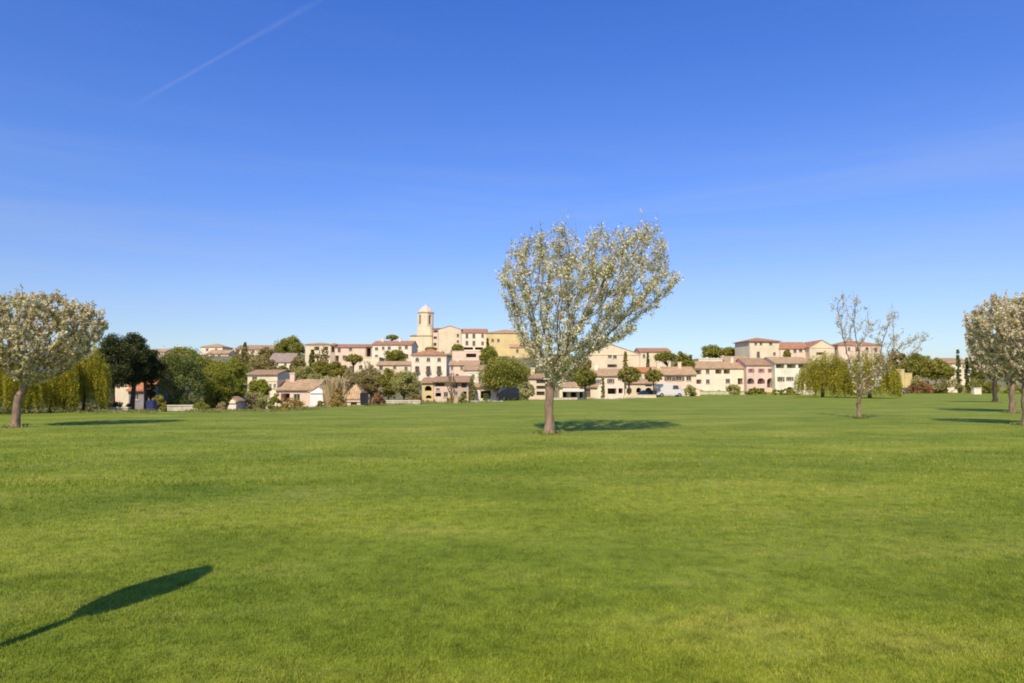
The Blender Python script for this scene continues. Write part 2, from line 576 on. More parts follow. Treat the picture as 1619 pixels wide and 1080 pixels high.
    tubes('branches', big + [([tuple(a), tuple((a + b) / 2 + rng.normal(0, .01, 3)), tuple(b)], [r_tip * .9, r_tip * .7, r_tip * .4]) for a, b in zip(S0, S1)], barkm or BARK_G, root, 5)
    def scatter(cnt, spr):
        nc_ = max(1, cnt // 3)
        k0 = rng.integers(0, nspur, nc_)
        t = rng.uniform(.1, 1.02, nc_)[:, None]
        base = S0[k0] * (1 - t) + S1[k0] * t
        k = rng.integers(0, nc_, cnt)
        return base[k] + rng.normal(0, spr, (cnt, 3))
    B = scatter(nbloss, .038 * max(sc, .8))
    V, Fq = leaf_quads(B, size, rng, aspect=.9)
    np_mesh('blossoms', V, Fq, bloss or BLOSSOM, root)
    if nleaf:
        L = scatter(nleaf, .055 * max(sc, .8))
        if leafbias is not None:
            keep = np.array([rng.random() < leafbias(p) for p in L]); L = L[keep]
        V, Fq = leaf_quads(L, size * 1.05, rng, aspect=.55)
        np_mesh('leaves', V, Fq, leaf or YLEAF, root)
    return root

BG = 'blossoming fruit trees on the lawn'
poly_c = [(862, 610), (842, 580), (828, 552), (810, 520), (798, 485), (788, 450), (790, 418), (802, 420), (810, 394), (826, 382),
          (845, 378), (866, 376), (880, 372), (893, 368), (900, 388), (914, 392), (930, 384), (945, 370), (955, 386), (972, 380),
          (992, 372), (1010, 364), (1026, 378), (1040, 362), (1050, 384), (1058, 400), (1054, 424), (1074, 446), (1064, 468),
          (1046, 480), (1030, 500), (1006, 505), (1012, 530), (984, 540), (955, 552), (930, 572), (905, 600), (882, 618)]
blossom_tree('blossom_tree', 'large white-blossoming vase-shaped tree alone in the middle of the lawn', 868, 683, poly_c, 24.2, 11,
             natt=3300, r_base=.155, nbloss=30000, nleaf=18000, size=.066, nspur=4600, fork_py=606, group=BG, r_tip=.0065)
poly_l = [(38, 608), (10, 585), (-30, 560), (-60, 520), (-55, 490), (-25, 478), (5, 476), (30, 474), (60, 468), (90, 470), (118, 482), (148, 490),
          (156, 512), (148, 540), (120, 570), (95, 592), (62, 610)]
blossom_tree('blossom_tree', 'dense cream-blossoming tree at the left edge beside the weeping willows', 30, 677, poly_l, 26.5, 21,
             natt=2300, r_base=.145, nbloss=42000, nleaf=20000, size=.078, nspur=4200, fork_py=625, group=BG, bloss=BLOSSOM_T, lean=.1, depth=.8)
poly_r = [(1352, 628), (1340, 590), (1334, 545), (1318, 505), (1316, 478), (1340, 468), (1364, 474), (1366, 505), (1356, 540), (1362, 575), (1372, 600), (1382, 585),
          (1388, 555), (1378, 520), (1392, 500), (1416, 486), (1424, 500), (1414, 530), (1428, 545), (1442, 524), (1470, 528), (1452, 562), (1424, 570), (1404, 592), (1380, 622)]
blossom_tree('blossom_tree', 'sparse nearly bare young tree in front of the right-hand willow', 1354, 662, poly_r, 35.0, 31,
             natt=900, r_base=.10, nbloss=2400, nleaf=1000, size=.07, nspur=1100, fork_py=638, group=BG, depth=.6, r_tip=.0065)
poly_a = [(1608, 600), (1580, 575), (1556, 545), (1540, 520), (1530, 495), (1545, 505), (1560, 485), (1580, 470), (1612, 474), (1650, 466), (1690, 490), (1710, 530),
          (1690, 570), (1650, 600), (1625, 612)]
blossom_tree('blossom_tree', 'nearest blossoming tree cut by the right edge, pinkish trunk', 1617, 675, poly_a, 28.5, 41,
             natt=1700, r_base=.15, nbloss=36000, nleaf=12000, size=.08, nspur=3600, fork_py=615, group=BG, bloss=BLOSSOM_T)
poly_b = [(1588, 605), (1560, 580), (1538, 555), (1532, 520), (1524, 500), (1540, 515), (1555, 492), (1590, 478), (1625, 480), (1650, 510), (1652, 550),
          (1630, 590), (1606, 608)]
blossom_tree('blossom_tree', 'blossoming tree with pale trunk between the other two at the right', 1596, 653, poly_b, 42.0, 51,
             natt=1200, r_base=.17, nbloss=24000, nleaf=8000, size=.11, nspur=2600, fork_py=618, group=BG, bloss=BLOSSOM_T, depth=.7, r_tip=.01)
poly_d = [(1565, 602), (1545, 588), (1532, 565), (1528, 540), (1538, 518), (1560, 508), (1590, 515), (1604, 540), (1600, 575), (1580, 602)]
blossom_tree('blossom_tree', 'farthest blossoming tree of the right group with darker trunk', 1569, 637, poly_d, 68.0, 61,
             natt=900, r_base=.20, nbloss=15000, nleaf=5000, size=.17, nspur=2000, fork_py=612, group=BG, bloss=BLOSSOM_T, depth=.6, barkm=BARK_D, r_tip=.015)

def pal(c, k=.35):
    return [tuple(v * (1 - k * 1.4) for v in c), c, tuple(min(.8, v * (1 + k * 1.3)) for v in c)]
FM = dict(
    dark=foliage('dark_pine_needles', [(0.02, 0.033, 0.01), (0.06, 0.075, 0.019), (0.145, 0.141, 0.031)], .15, .7),
    oak=foliage('dark_oak_leaves', [(0.053, 0.086, 0.02), (0.132, 0.17, 0.035), (0.316, 0.316, 0.07)], .2, .7),
    olive=foliage('olive_green_leaves', [(0.136, 0.139, 0.021), (0.271, 0.268, 0.043), (0.475, 0.43, 0.079)], .25, .4),
    light=foliage('bright_green_leaves', [(0.18, 0.191, 0.024), (0.306, 0.314, 0.035), (0.486, 0.437, 0.072)], .4, .7),
    willow=foliage('yellow_willow_leaves', [(0.175, 0.168, 0.017), (0.372, 0.334, 0.03), (0.699, 0.558, 0.052)], .4, .9),
    willow2=foliage('fresh_willow_leaves', [(0.215, 0.191, 0.022), (0.398, 0.353, 0.038), (0.629, 0.529, 0.076)], .4, .5),
    brown=foliage('brown_scrub_leaves', [(0.158, 0.12, 0.04), (0.315, 0.25, 0.079), (0.512, 0.432, 0.158)], .2, .5),
    tan=foliage('dry_tan_reeds', [(0.26, 0.169, 0.078), (0.429, 0.325, 0.156), (0.624, 0.494, 0.286)], .25, .6),
    sage=foliage('grey_sage_leaves', [(0.224, 0.198, 0.059), (0.41, 0.377, 0.118), (0.615, 0.575, 0.206)], .25, .5),
    mid=foliage('mid_green_leaves', [(0.145, 0.148, 0.021), (0.291, 0.266, 0.043), (0.516, 0.404, 0.072)], .25, .5),
    cyp=foliage('cypress_green', [(0.058, 0.076, 0.016), (0.117, 0.142, 0.026), (0.215, 0.227, 0.046)], .15, .6),
    rust=foliage('rusty_hedge_leaves', [(0.208, 0.091, 0.039), (0.39, 0.182, 0.078), (0.52, 0.325, 0.13)], .25, .7),
    ochre=foliage('ochre_shrub_leaves', [(0.286, 0.195, 0.039), (0.468, 0.325, 0.091), (0.546, 0.442, 0.13)], .3, .7),
)
SEED = [100]
def tree(name, label, x0, x1, top, D, kind='round', m='mid', base_py=None, cbot=None, group=None, trunk_px=None, dens=1.0, dz=0, barkm=None, cat='tree'):
    """x0..x1: bearing of the crown, top: sight line of its top, D: distance"""
    SEED[0] += 1
    rng = np.random.default_rng(SEED[0])
    cx = (x0 + x1) / 2
    bx = X(trunk_px if trunk_px else cx, D); bz = g(bx, D)
    w = X(x1, D) - X(x0, D)
    H = Z(top, D) - bz
    root = thing(name, label, cat, (bx, D, bz), group=group)
    ox = X(cx, D) - bx
    fol = FM[m]; ls = max(.09, D * .0019)
    cb = (Z(cbot, D) - bz) if cbot else H * .28
    bk = barkm or BARK_D
    if kind == 'willow':
        n_s = int(420 * dens)
        an = rng.uniform(0, 2 * np.pi, n_s); rr = np.sqrt(rng.uniform(.02, 1, n_s))
        sx = ox + np.cos(an) * rr * w * .5; sy = np.sin(an) * rr * w * .42
        lob = 1 + .16 * np.sin(3 * an + SEED[0]) * rr + .10 * np.sin(7 * an + SEED[0] * 2) * rr
        sx = ox + (sx - ox) * lob; sy = sy * lob
        zt = H * (1 - .46 * rr ** 2) * rng.uniform(.72, 1.04, n_s) * (1 + .09 * np.sin(5 * an + 3 * rr + SEED[0]))
        L = zt * rng.uniform(.62, 1.0, n_s) * (0.62 + .38 * rr)
        pts = []; lim = []
        for i in range(n_s):
            k = int(L[i] / (ls * .55)) + 2
            t = np.linspace(0, 1, k)
            cc = .12 * w * np.sqrt(t) * .4
            x = sx[i] + np.cos(an[i]) * cc + rng.normal(0, ls * .35, k) + .05 * np.sin(t * 6 + i)
            y = sy[i] + np.sin(an[i]) * cc + rng.normal(0, ls * .35, k)
            z = np.maximum(.15, zt[i] - L[i] * t)
            pts.append(np.stack([x, y, z], 1))
        P = np.concatenate(pts)
        # dome top fill
        nd_ = int(900 * dens)
        a2 = rng.uniform(0, 2 * np.pi, nd_); r2 = np.sqrt(rng.random(nd_))
        P2 = np.stack([ox + np.cos(a2) * r2 * w * .5, np.sin(a2) * r2 * w * .42, H * (1 - .4 * r2 ** 2.2) * rng.uniform(.74, 1.03, nd_)], 1)
        P = np.concatenate([P, P2])
        V, Fq = leaf_quads(P, ls * 1.1, rng, aspect=.45)
        # droop: squash sideways spread so that leaves hang
        np_mesh('crown', V, Fq, fol, root)
        paths = [([(0, 0, -.3), (.05, 0, H * .3), (ox * .3, 0, H * .55)], [w * .035, w * .028, w * .02])]
        for i in range(9):
            a = i * .7 + rng.random(); r = w * rng.uniform(.2, .4)
            paths.append(([(ox * .2, 0, H * .35), (ox + math.cos(a) * r * .5, math.sin(a) * r * .5, H * .68), (ox + math.cos(a) * r, math.sin(a) * r, H * .8)], [w * .018, w * .01, w * .004]))
        tubes('trunk', paths[:1], bk, root, 8)
        tubes('branches', paths[1:], bk, root, 5)
        return root
    # clump centres
    cen = []; cr = []
    ch = H - cb
    if kind == 'cypress':
        nC = int(80 * dens)
        t = rng.random(nC) ** .9
        prof = np.sin(np.clip(t * .93 + .07, 0, 1) * np.pi) ** .55 * (1 - .45 * t)
        a = rng.uniform(0, 2 * np.pi, nC); r = prof * w * .5 * rng.uniform(.45, .9, nC)
        cen = np.stack([ox + np.cos(a) * r, np.sin(a) * r, t * H * .97 + .02 * H], 1)
        cr = np.full(nC, w * .2); per = int(50 * dens)
        leafs = 1.0
    elif kind == 'umbrella':
        nC = int(40 * dens)
        a = rng.uniform(0, 2 * np.pi, nC); r = np.sqrt(rng.random(nC)) * .9
        cen = np.stack([ox + np.cos(a) * r * w * .5, np.sin(a) * r * w * .45, cb + ch * (.35 + .5 * np.sqrt(1 - r ** 2) * rng.uniform(.7, 1.1, nC))], 1)
        cr = np.full(nC, ch * .27); per = int(90 * dens)
    elif kind == 'pine':
        nC = int(46 * dens)
        t = rng.random(nC)
        a = rng.uniform(0, 2 * np.pi, nC)
        r = (.35 + .65 * np.sin(np.pi * (t * .8 + .15))) * rng.uniform(.3, 1.0, nC) * w * .42
        cen = np.stack([ox + np.cos(a) * r, np.sin(a) * r * .9, cb + ch * (.08 + .86 * t)], 1)
        cr = rng.uniform(.11, .19, nC) * w; per = int(130 * dens)
    elif kind == 'ball':
        nC = int(60 * dens)
        v = rng.normal(size=(nC, 3)); v /= np.linalg.norm(v, axis=1)[:, None]
        cen = v * np.array([w * .43, w * .40, ch * .43]) + np.array([ox, 0, cb + ch * .5])
        cr = np.full(nC, w * .09); per = int(45 * dens)
    elif kind == 'shrub':
        nC = int(34 * dens)
        v = rng.normal(size=(nC, 3)); v /= np.linalg.norm(v, axis=1)[:, None]; v[:, 2] = np.abs(v[:, 2])
        q = rng.uniform(.5, 1, nC)[:, None] ** .5
        cen = v * q * np.array([w * .42, min(w * .35, 3.0), H * .84]) + np.array([ox, 0, .05 * H])
        cr = rng.uniform(.09, .16, nC) * min(w, H * 1.6); per = int(90 * dens)
    elif kind == 'reeds':
        nC = int(420 * dens)
        x = rng.uniform(-.5, .5, nC) * w + ox; y = rng.uniform(-.4, .4, nC) * min(w, 3)
        hh = H * rng.uniform(.55, 1.0, nC) * (1 - .5 * (np.abs(x - ox) / (w * .5)) ** 2)
        lean = rng.normal(0, .12, (nC, 2)) * hh[:, None]
        V = np.empty((nC, 4, 3)); ww = ls * .3
        V[:, 0] = np.stack([x - ww, y, np.full(nC, -.2)], 1); V[:, 1] = np.stack([x + ww, y, np.full(nC, -.2)], 1)
        V[:, 2] = np.stack([x + lean[:, 0] + ww * 1.4, y + lean[:, 1], hh], 1); V[:, 3] = np.stack([x + lean[:, 0] - ww * .4, y + lean[:, 1], hh * 1.0], 1)
        np_mesh('stems', V.reshape(-1, 3), np.arange(nC * 4).reshape(-1, 4), fol, root)
        return root
    else:  # round
        nb = 5
        cen = []; cr = []
        for b in range(int(66 * dens)):
            v = rng.normal(size=3); v /= np.linalg.norm(v)
            q = rng.uniform(.35, 1) ** .5
            p = v * q * np.array([w * .41, w * .38, ch * .41])
            p *= 1 + .16 * math.sin(v[0] * 5 + SEED[0]) * math.cos(v[2] * 4 + SEED[0] * .7)
            cen.append(p + np.array([ox, 0, cb + ch * .5])); cr.append(rng.uniform(.09, .16) * w)
        cen = np.array(cen); cr = np.array(cr); per = int(95 * dens)
    n = len(cen)
    idx = np.repeat(np.arange(n), per)
    off = rng.normal(size=(len(idx), 3)); off /= np.linalg.norm(off, axis=1)[:, None]
    off *= (rng.uniform(0, 1, len(idx)) ** .45)[:, None] * cr[idx][:, None] * rng.uniform(.8, 1.25, n)[idx][:, None]
    off[:, 2] *= .8
    P = cen[idx] + off
    P[:, 2] = np.maximum(P[:, 2], .03)
    V, Fq = leaf_quads(P, ls if kind != 'cypress' else ls * .8, rng, aspect=.7)
    np_mesh('crown' if kind not in ('shrub',) else 'foliage', V, Fq, fol, root)
    if kind == 'shrub':
        paths = []
        for i in range(5):
            c = cen[rng.integers(0, n)]
            paths.append(([(ox + rng.normal(0, .1), 0, -.2), (c[0] * .5 + ox * .5, c[1] * .5, c[2] * .6), tuple(c)], [.05, .035, .015]))
        tubes('stems', paths, bk, root, 5)
        return root
    rt = max(.09, min(.34, H * .028))
    topz = cb + ch * (.45 if kind != 'cypress' else .8)
    bend = rng.normal(0, .03 * H)
    tubes('trunk', [([(0, 0, -.4), (bend * .3, 0, cb * .5), (ox * .6 + bend, 0, cb + .1 * ch), (ox, 0, topz)], [rt * 1.3, rt, rt * .8, rt * .35])], bk, root, 8)
    if kind != 'cypress':
        paths = []
        for c in cen[rng.permutation(n)[:min(n, 16)]]:
            s = (ox * .5 + bend, 0, cb + .06 * ch)
            mid = ((s[0] + c[0]) / 2, (s[1] + c[1]) / 2, (s[2] * .45 + c[2] * .55) - .04 * ch)
            paths.append(([s, mid, tuple(c)], [rt * .5, rt * .3, rt * .1]))
        tubes('branches', paths, bk, root, 5)
    return root

def bare_tree(name, label, x0, x1, top, D, seed, m='brown', nb=1500, barkm=None, cbot=None, group=None):
    cx = (x0 + x1) / 2
    bx = X(cx, D); gz = g(bx, D)
    bpy_ = HZ - (gz - CAMZ) / D * F
    cb = cbot or (bpy_ * .7 + top * .3)
    hw = (x1 - x0) / 2
    poly = [(cx - hw * .2, cb), (x0 + hw * .2, cb - (cb - top) * .35), (x0, cb - (cb - top) * .6), (cx - hw * .5, top + 2), (cx + hw * .2, top), (x1, cb - (cb - top) * .65), (x1 - hw * .3, cb - (cb - top) * .3), (cx + hw * .2, cb)]
    return blossom_tree(name, label, cx, 0, poly, D, seed, natt=300, r_tip=.02, r_base=.16, nbloss=nb, nleaf=0, nspur=600, size=D * .0019, fork_py=cb,
                        bloss=FM[m], depth=.8, barkm=barkm, group=group)

# left
G1 = 'weeping willows at the left'
tree('weeping_willow', 'yellow-green weeping willow at the far left behind the cream-blossoming tree', -70, 52, 545, 41, 'willow', 'willow', dens=1.6, group=G1)
tree('weeping_willow', 'yellow-green weeping willow right of the cream-blossoming tree trunk', 48, 120, 540, 43.5, 'willow', 'willow', dens=1.5, group=G1)
tree('weeping_willow', 'weeping willow with hanging yellow strands beside the dark pines', 100, 172, 538, 46, 'willow', 'willow', dens=1.4, group=G1)
tree('pine_tree', 'dark pine over the cream cottage, its trunk against the cottage wall', 146, 212, 530, 55, 'pine', 'dark', cbot=618, trunk_px=182, dens=1.9, group='dark pines at the left')
tree('pine_tree', 'tallest dark pine of the left clump, pointed top', 186, 238, 525, 57, 'pine', 'dark', cbot=612, dens=2.0, group='dark pines at the left')
tree('pine_tree', 'lower dark pine between the tallest pine and the dark oak', 208, 262, 554, 60, 'pine', 'dark', cbot=604, dens=1.8, group='dark pines at the left')
tree('cypress', 'black-green narrow cypress beside the blue bin', 231, 250, 585, 61, 'cypress', 'dark', dens=1.3)
tree('oak_tree', 'broad dark evergreen oak left of the bright green tree', 244, 328, 543, 62, 'round', 'oak', cbot=665, dens=1.7)
tree('leafy_tree', 'bright green young-leafed tree right of the dark oak', 318, 374, 562, 66, 'round', 'light', cbot=660, dens=2.0)
tree('leafy_tree', 'slender olive-tinted tree touching the bright green tree', 356, 394, 556, 76, 'round', 'light', cbot=650, dens=1.4)
bare_tree('bare_tree', 'brownish twiggy tree below the far houses at left', 368, 402, 548, 190, 201, nb=1600)
tree('cypress', 'small dark cypress poking above the far left roofs', 383, 392, 541, 230, 'cypress', 'cyp')
tree('leafy_tree', 'brown scrubby tree behind the villa roofs', 392, 430, 556, 185, 'round', 'brown', cbot=600)
tree('leafy_tree', 'round dark olive tree left of the hotel', 434, 482, 531, 215, 'round', 'olive', cbot=572, dens=1.3)
tree('leafy_tree', 'brown-green tree just left of the hotel corner', 458, 486, 560, 195, 'round', 'brown', cbot=592)
tree('hedge', 'dark green hedge above the small cream chimney', 428, 470, 577, 170, 'shrub', 'mid', cat='hedge')
tree('shrub', 'tall yellow-green bush in front of the villa left wing', 392, 430, 596, 84, 'round', 'light', cbot=640, dens=1.8, cat='shrub')
tree('shrub', 'dry tan shrub left of the white villa gable', 386, 412, 612, 70, 'shrub', 'tan', cat='shrub')
tree('shrub', 'low olive shrub beneath the villa left wing', 404, 436, 622, 68, 'shrub', 'sage', cat='shrub')
tree('hedge', 'ochre hedge along the pink villa wall', 438, 490, 627, 78, 'shrub', 'ochre', cat='hedge')
tree('shrub', 'small green shrub at the foot of the white villa gable', 499, 518, 628, 74, 'shrub', 'mid', cat='shrub')
tree('reed_clump', 'tall dry reeds right of the white villa gable', 517, 544, 592, 84, 'reeds', 'tan', cat='reeds')
tree('shrub', 'orange-tan bushy shrub between villa and round-roofed hut', 520, 552, 606, 80, 'shrub', 'ochre', dens=1.2, cat='shrub')
tree('shrub', 'tan dry shrub behind the hut roof', 535, 575, 590, 100, 'shrub', 'tan', dens=1.2, cat='shrub')
tree('leafy_tree', 'dark tree mass behind the far-left willow', -70, 40, 566, 66, 'round', 'oak', cbot=645, dens=1.2)
tree('leafy_tree', 'dark tree behind the willow strands left of the pines', 60, 150, 572, 68, 'round', 'oak', cbot=645, dens=1.2)
tree('hedge', 'low dark hedge at the foot of the pines', 152, 222, 634, 50, 'shrub', 'dark', cat='hedge')
tree('leafy_tree', 'brown-green tree on the slope behind the dark oak', 254, 300, 552, 130, 'round', 'brown', cbot=600, dens=1.2)
tree('leafy_tree', 'olive tree on the slope below the small far white house', 296, 350, 563, 150, 'round', 'olive', cbot=600, dens=1.2)
tree('leafy_tree', 'olive tree on the slope left of the low villa roof', 345, 398, 566, 140, 'round', 'olive', cbot=612, dens=1.2)
tree('leafy_tree', 'dark green tree above the low villa roof', 398, 440, 565, 150, 'round', 'brown', cbot=600, dens=1.2)
tree('leafy_tree', 'dull green tree right of the small cream chimney', 462, 500, 578, 140, 'round', 'sage', cbot=604, dens=1.2)
tree('leafy_tree', 'olive tree between the yellow building and the gabled house', 862, 925, 560, 150, 'round', 'olive', cbot=602, dens=1.2)
tree('leafy_tree', 'brown tree filling the slope behind the hut', 560, 612, 580, 128, 'round', 'brown', cbot=620, dens=1.2)
tree('shrub', 'green bush at the lawn edge left of the dark oak', 240, 266, 622, 52, 'shrub', 'mid', cat='shrub')
tree('shrub', 'low yellow-green bush in front of the pale wall under the oak', 306, 336, 634, 50, 'shrub', 'light', cat='shrub')
tree('shrub', 'tan bush left of the small cream outbuilding', 340, 364, 630, 60, 'shrub', 'tan', cat='shrub')
tree('leafy_tree', 'dull olive tree on the skyline left of the small far white house', 262, 318, 546, 215, 'round', 'olive', cbot=585, dens=1.2)
tree('leafy_tree', 'brown tree on the skyline beside the round dark olive tree', 404, 440, 547, 225, 'round', 'brown', cbot=580, dens=1.2)
tree('leafy_tree', 'olive tree in front of the far brown-roofed house', 366, 400, 557, 220, 'round', 'olive', cbot=585, dens=1.2)
tree('shrub', 'broad sage-green shrub hiding the foot of the low villa', 394, 428, 613, 76, 'shrub', 'sage', dens=1.3, cat='shrub')
tree('shrub', 'yellow-green shrub before the pink villa left corner', 424, 450, 616, 72, 'shrub', 'light', dens=1.2, cat='shrub')
tree('leafy_tree', 'soft green tree between the hotel slope trees and the reeds', 484, 522, 590, 120, 'round', 'sage', cbot=615, dens=1.2)
# mid slope under the hotel
G2 = 'trees on the slope below the hotel'
tree('cypress', 'dark pointed cypress in front of the hotel left balconies', 488, 500, 553, 172, 'cypress', 'cyp', group=G2)
tree('leafy_tree', 'dark tree below the hotel left balconies', 490, 526, 567, 165, 'round', 'mid', cbot=600, group=G2)
bare_tree('bare_tree', 'brown twiggy tree in front of the hotel left block', 500, 524, 552, 175, 202, nb=1300, group=G2)
tree('leafy_tree', 'deep green tree below the hotel centre left', 518, 548, 570, 158, 'round', 'mid', cbot=602, group=G2)
tree('umbrella_pine', 'flat-topped dark pine against the hotel centre wall', 545, 574, 561, 160, 'umbrella', 'mid', cbot=580, group=G2)
tree('leafy_tree', 'brown bush-like tree under the flat-topped pine', 540, 580, 585, 140, 'round', 'brown', cbot=612, group=G2)
bare_tree('bare_tree', 'pale-stemmed bare tree right of the hut', 572, 598, 572, 112, 203, nb=700, barkm=BARK_P)
tree('leafy_tree', 'brown rounded tree behind the dark barrel', 566, 606, 592, 106, 'round', 'brown', cbot=625, dens=1.1)
tree('shrub', 'reddish brown shrub right of the dark barrel', 586, 610, 610, 82, 'shrub', 'rust', cat='shrub')
tree('leafy_tree', 'green tree left of the broad sage-coloured tree', 598, 634, 580, 100, 'round', 'mid', cbot=632, dens=1.2)
tree('leafy_tree', 'broad sage-coloured tree before the three-row white house', 618, 668, 582, 94, 'round', 'sage', cbot=630, dens=1.4)
tree('shrub', 'dark red-brown bush beside the yellow arcade house', 644, 674, 610, 84, 'shrub', 'brown', dens=1.1, cat='shrub')
tree('leafy_tree', 'brown-olive tree against the hotel right wing', 606, 645, 553, 188, 'round', 'olive', cbot=578, dens=1.2)
tree('umbrella_pine', 'small dark stone pine peeping over the hotel roof', 611, 630, 530, 235, 'umbrella', 'olive', cbot=540)
tree('leafy_tree', 'low green tree beneath the church base', 672, 692, 549, 200, 'umbrella', 'olive', cbot=556)
tree('leafy_tree', 'round olive tree below the church nave wall', 713, 733, 543, 228, 'round', 'olive', cbot=562)
tree('cypress', 'thin cypress against the yellow building corner', 768, 774, 535, 235, 'cypress', 'cyp')
tree('leafy_tree', 'olive tree rising behind the broad dark olive tree', 756, 790, 545, 190, 'round', 'olive', cbot=580, dens=1.2)
tree('leafy_tree', 'large broad olive-green tree left of the central trunk', 752, 842, 562, 98, 'round', 'olive', cbot=620, dens=1.9)
tree('leafy_tree', 'olive tree seen through the central tree lower branches', 822, 866, 580, 120, 'round', 'olive', cbot=612, dens=1.1)
tree('shrub', 'rounded grey-green bush right of the dark parked van', 816, 846, 604, 90, 'ball', 'sage', cbot=632, dens=1.3, cat='shrub')
tree('cypress', 'green cypress in front of the brown-roofed arcade row', 741, 752, 598, 98, 'cypress', 'mid')
tree('shrub', 'yellow flowering shrub before the arcade row', 705, 720, 618, 80, 'shrub', 'ochre', cat='shrub')
tree('shrub', 'pale green shrub left of the green cypress', 722, 741, 618, 84, 'shrub', 'sage', cat='shrub')
bare_tree('bare_tree', 'thin brown bare tree in front of the arcade row', 706, 722, 590, 90, 204, nb=260)
tree('shrub', 'dark round bush before the low white house', 762, 776, 617, 92, 'shrub', 'oak', cat='shrub')
# centre right
tree('leafy_tree', 'yellow-olive tree above the cafe awning', 905, 946, 578, 100, 'round', 'olive', cbot=614, dens=1.3)
tree('leafy_tree', 'small golden tree behind the cafe below the gabled house', 918, 936, 565, 130, 'round', 'ochre', cbot=590)
tree('cypress', 'thin green cypress on the corner of the white tan-roofed house', 949, 956, 596, 104, 'cypress', 'olive')
tree('cypress', 'slim cypress before the big cream gabled house', 984, 993, 556, 165, 'cypress', 'mid', group='cypresses by the gabled house')
tree('cypress', 'narrow dark cypress right of the big cream gabled house', 1021, 1027, 557, 168, 'cypress', 'oak', group='cypresses by the gabled house')
tree('topiary_tree', 'larger ball-shaped clipped tree on a thin trunk', 975, 1013, 580, 108, 'ball', 'mid', cbot=606, dens=1.3)
tree('topiary_tree', 'smaller ball-shaped clipped tree with bright green top', 1018, 1048, 585, 110, 'ball', 'mid', cbot=604, dens=1.2)
tree('umbrella_pine', 'flat clipped dark tree right of the cream gabled house', 1036, 1070, 557, 160, 'umbrella', 'olive', cbot=580, dens=1.2)
tree('leafy_tree', 'green leafy tree left of the long pale terrace', 1064, 1100, 552, 138, 'round', 'mid', cbot=600, dens=1.4)
tree('leafy_tree', 'brownish round tree on the skyline left of the tower house', 1108, 1144, 545, 230, 'round', 'olive', cbot=566)
tree('leafy_tree', 'smaller dark tree on the skyline beside the brownish one', 1138, 1166, 548, 228, 'round', 'mid', cbot=564)
tree('shrub', 'olive bush in front of the cream terraced house', 1144, 1172, 606, 140, 'shrub', 'sage', cat='shrub')
tree('hedge', 'brown-green hedge below the pink house', 1174, 1210, 612, 142, 'shrub', 'olive', cat='hedge')
tree('hedge', 'dark hedge below the pale green house', 1212, 1262, 614, 142, 'shrub', 'mid', cat='hedge')
tree('shrub', 'dry shrub between the white van and the terraced house', 1078, 1100, 608, 118, 'shrub', 'sage', cat='shrub')
tree('weeping_willow', 'bright yellow-green willow before the pale green house', 1264, 1350, 559, 105, 'willow', 'willow2', dens=1.9, trunk_px=1298, group='willows at the right')
tree('weeping_willow', 'bright yellow-green willow behind the nearly bare tree', 1326, 1420, 555, 100, 'willow', 'willow2', dens=2.0, trunk_px=1372, group='willows at the right')
tree('leafy_tree', 'small tree in the gap beside the tower house', 1238, 1250, 552, 190, 'round', 'olive', cbot=570)
G3 = 'trees on the low hill at the right'
tree('leafy_tree', 'brown-topped tree right of the willow on the low hill', 1402, 1436, 550, 200, 'round', 'brown', cbot=590, dens=1.2, group=G3)
tree('leafy_tree', 'broad dark tree on the low hill skyline', 1424, 1476, 557, 195, 'round', 'olive', cbot=600, dens=1.5, group=G3)
tree('leafy_tree', 'dark rounded tree sloping down from the hill crown', 1455, 1500, 566, 185, 'round', 'mid', cbot=602, dens=1.4, group=G3)
tree('leafy_tree', 'olive tree left of the white cottage', 1478, 1508, 575, 178, 'round', 'olive', cbot=604, group=G3)
tree('cypress', 'tall black-green cypress against the white cottage', 1509, 1518, 553, 185, 'cypress', 'oak')
tree('cypress', 'short dark cypress at the right end of the white cottage', 1522, 1532, 566, 183, 'cypress', 'oak')
tree('leafy_tree', 'green tree behind the farthest blossoming tree', 1530, 1572, 560, 180, 'round', 'mid', cbot=602, dens=1.3, group=G3)
tree('leafy_tree', 'dark tree behind the right-hand blossoming group', 1566, 1616, 556, 190, 'round', 'mid', cbot=606, dens=1.3, group=G3)
tree('leafy_tree', 'dark tree behind the trunk at the right edge', 1604, 1665, 562, 170, 'round', 'oak', cbot=608, dens=1.3, group=G3)
tree('hedge', 'rust-coloured hedge beside the grey car', 1428, 1476, 602, 165, 'shrub', 'rust', cat='hedge')
tree('hedge', 'pinkish brown hedge below the white cottage', 1468, 1524, 594, 172, 'shrub', 'brown', cat='hedge')
tree('hedge', 'green hedge right of the small cream shed', 1430, 1466, 592, 178, 'shrub', 'sage', cat='hedge')
tree('hedge', 'dark hedge behind the white box at the right', 1520, 1580, 598, 172, 'shrub', 'mid', cat='hedge')
tree('hedge', 'dark hedge reaching the right edge', 1578, 1660, 600, 168, 'shrub', 'mid', cat='hedge')

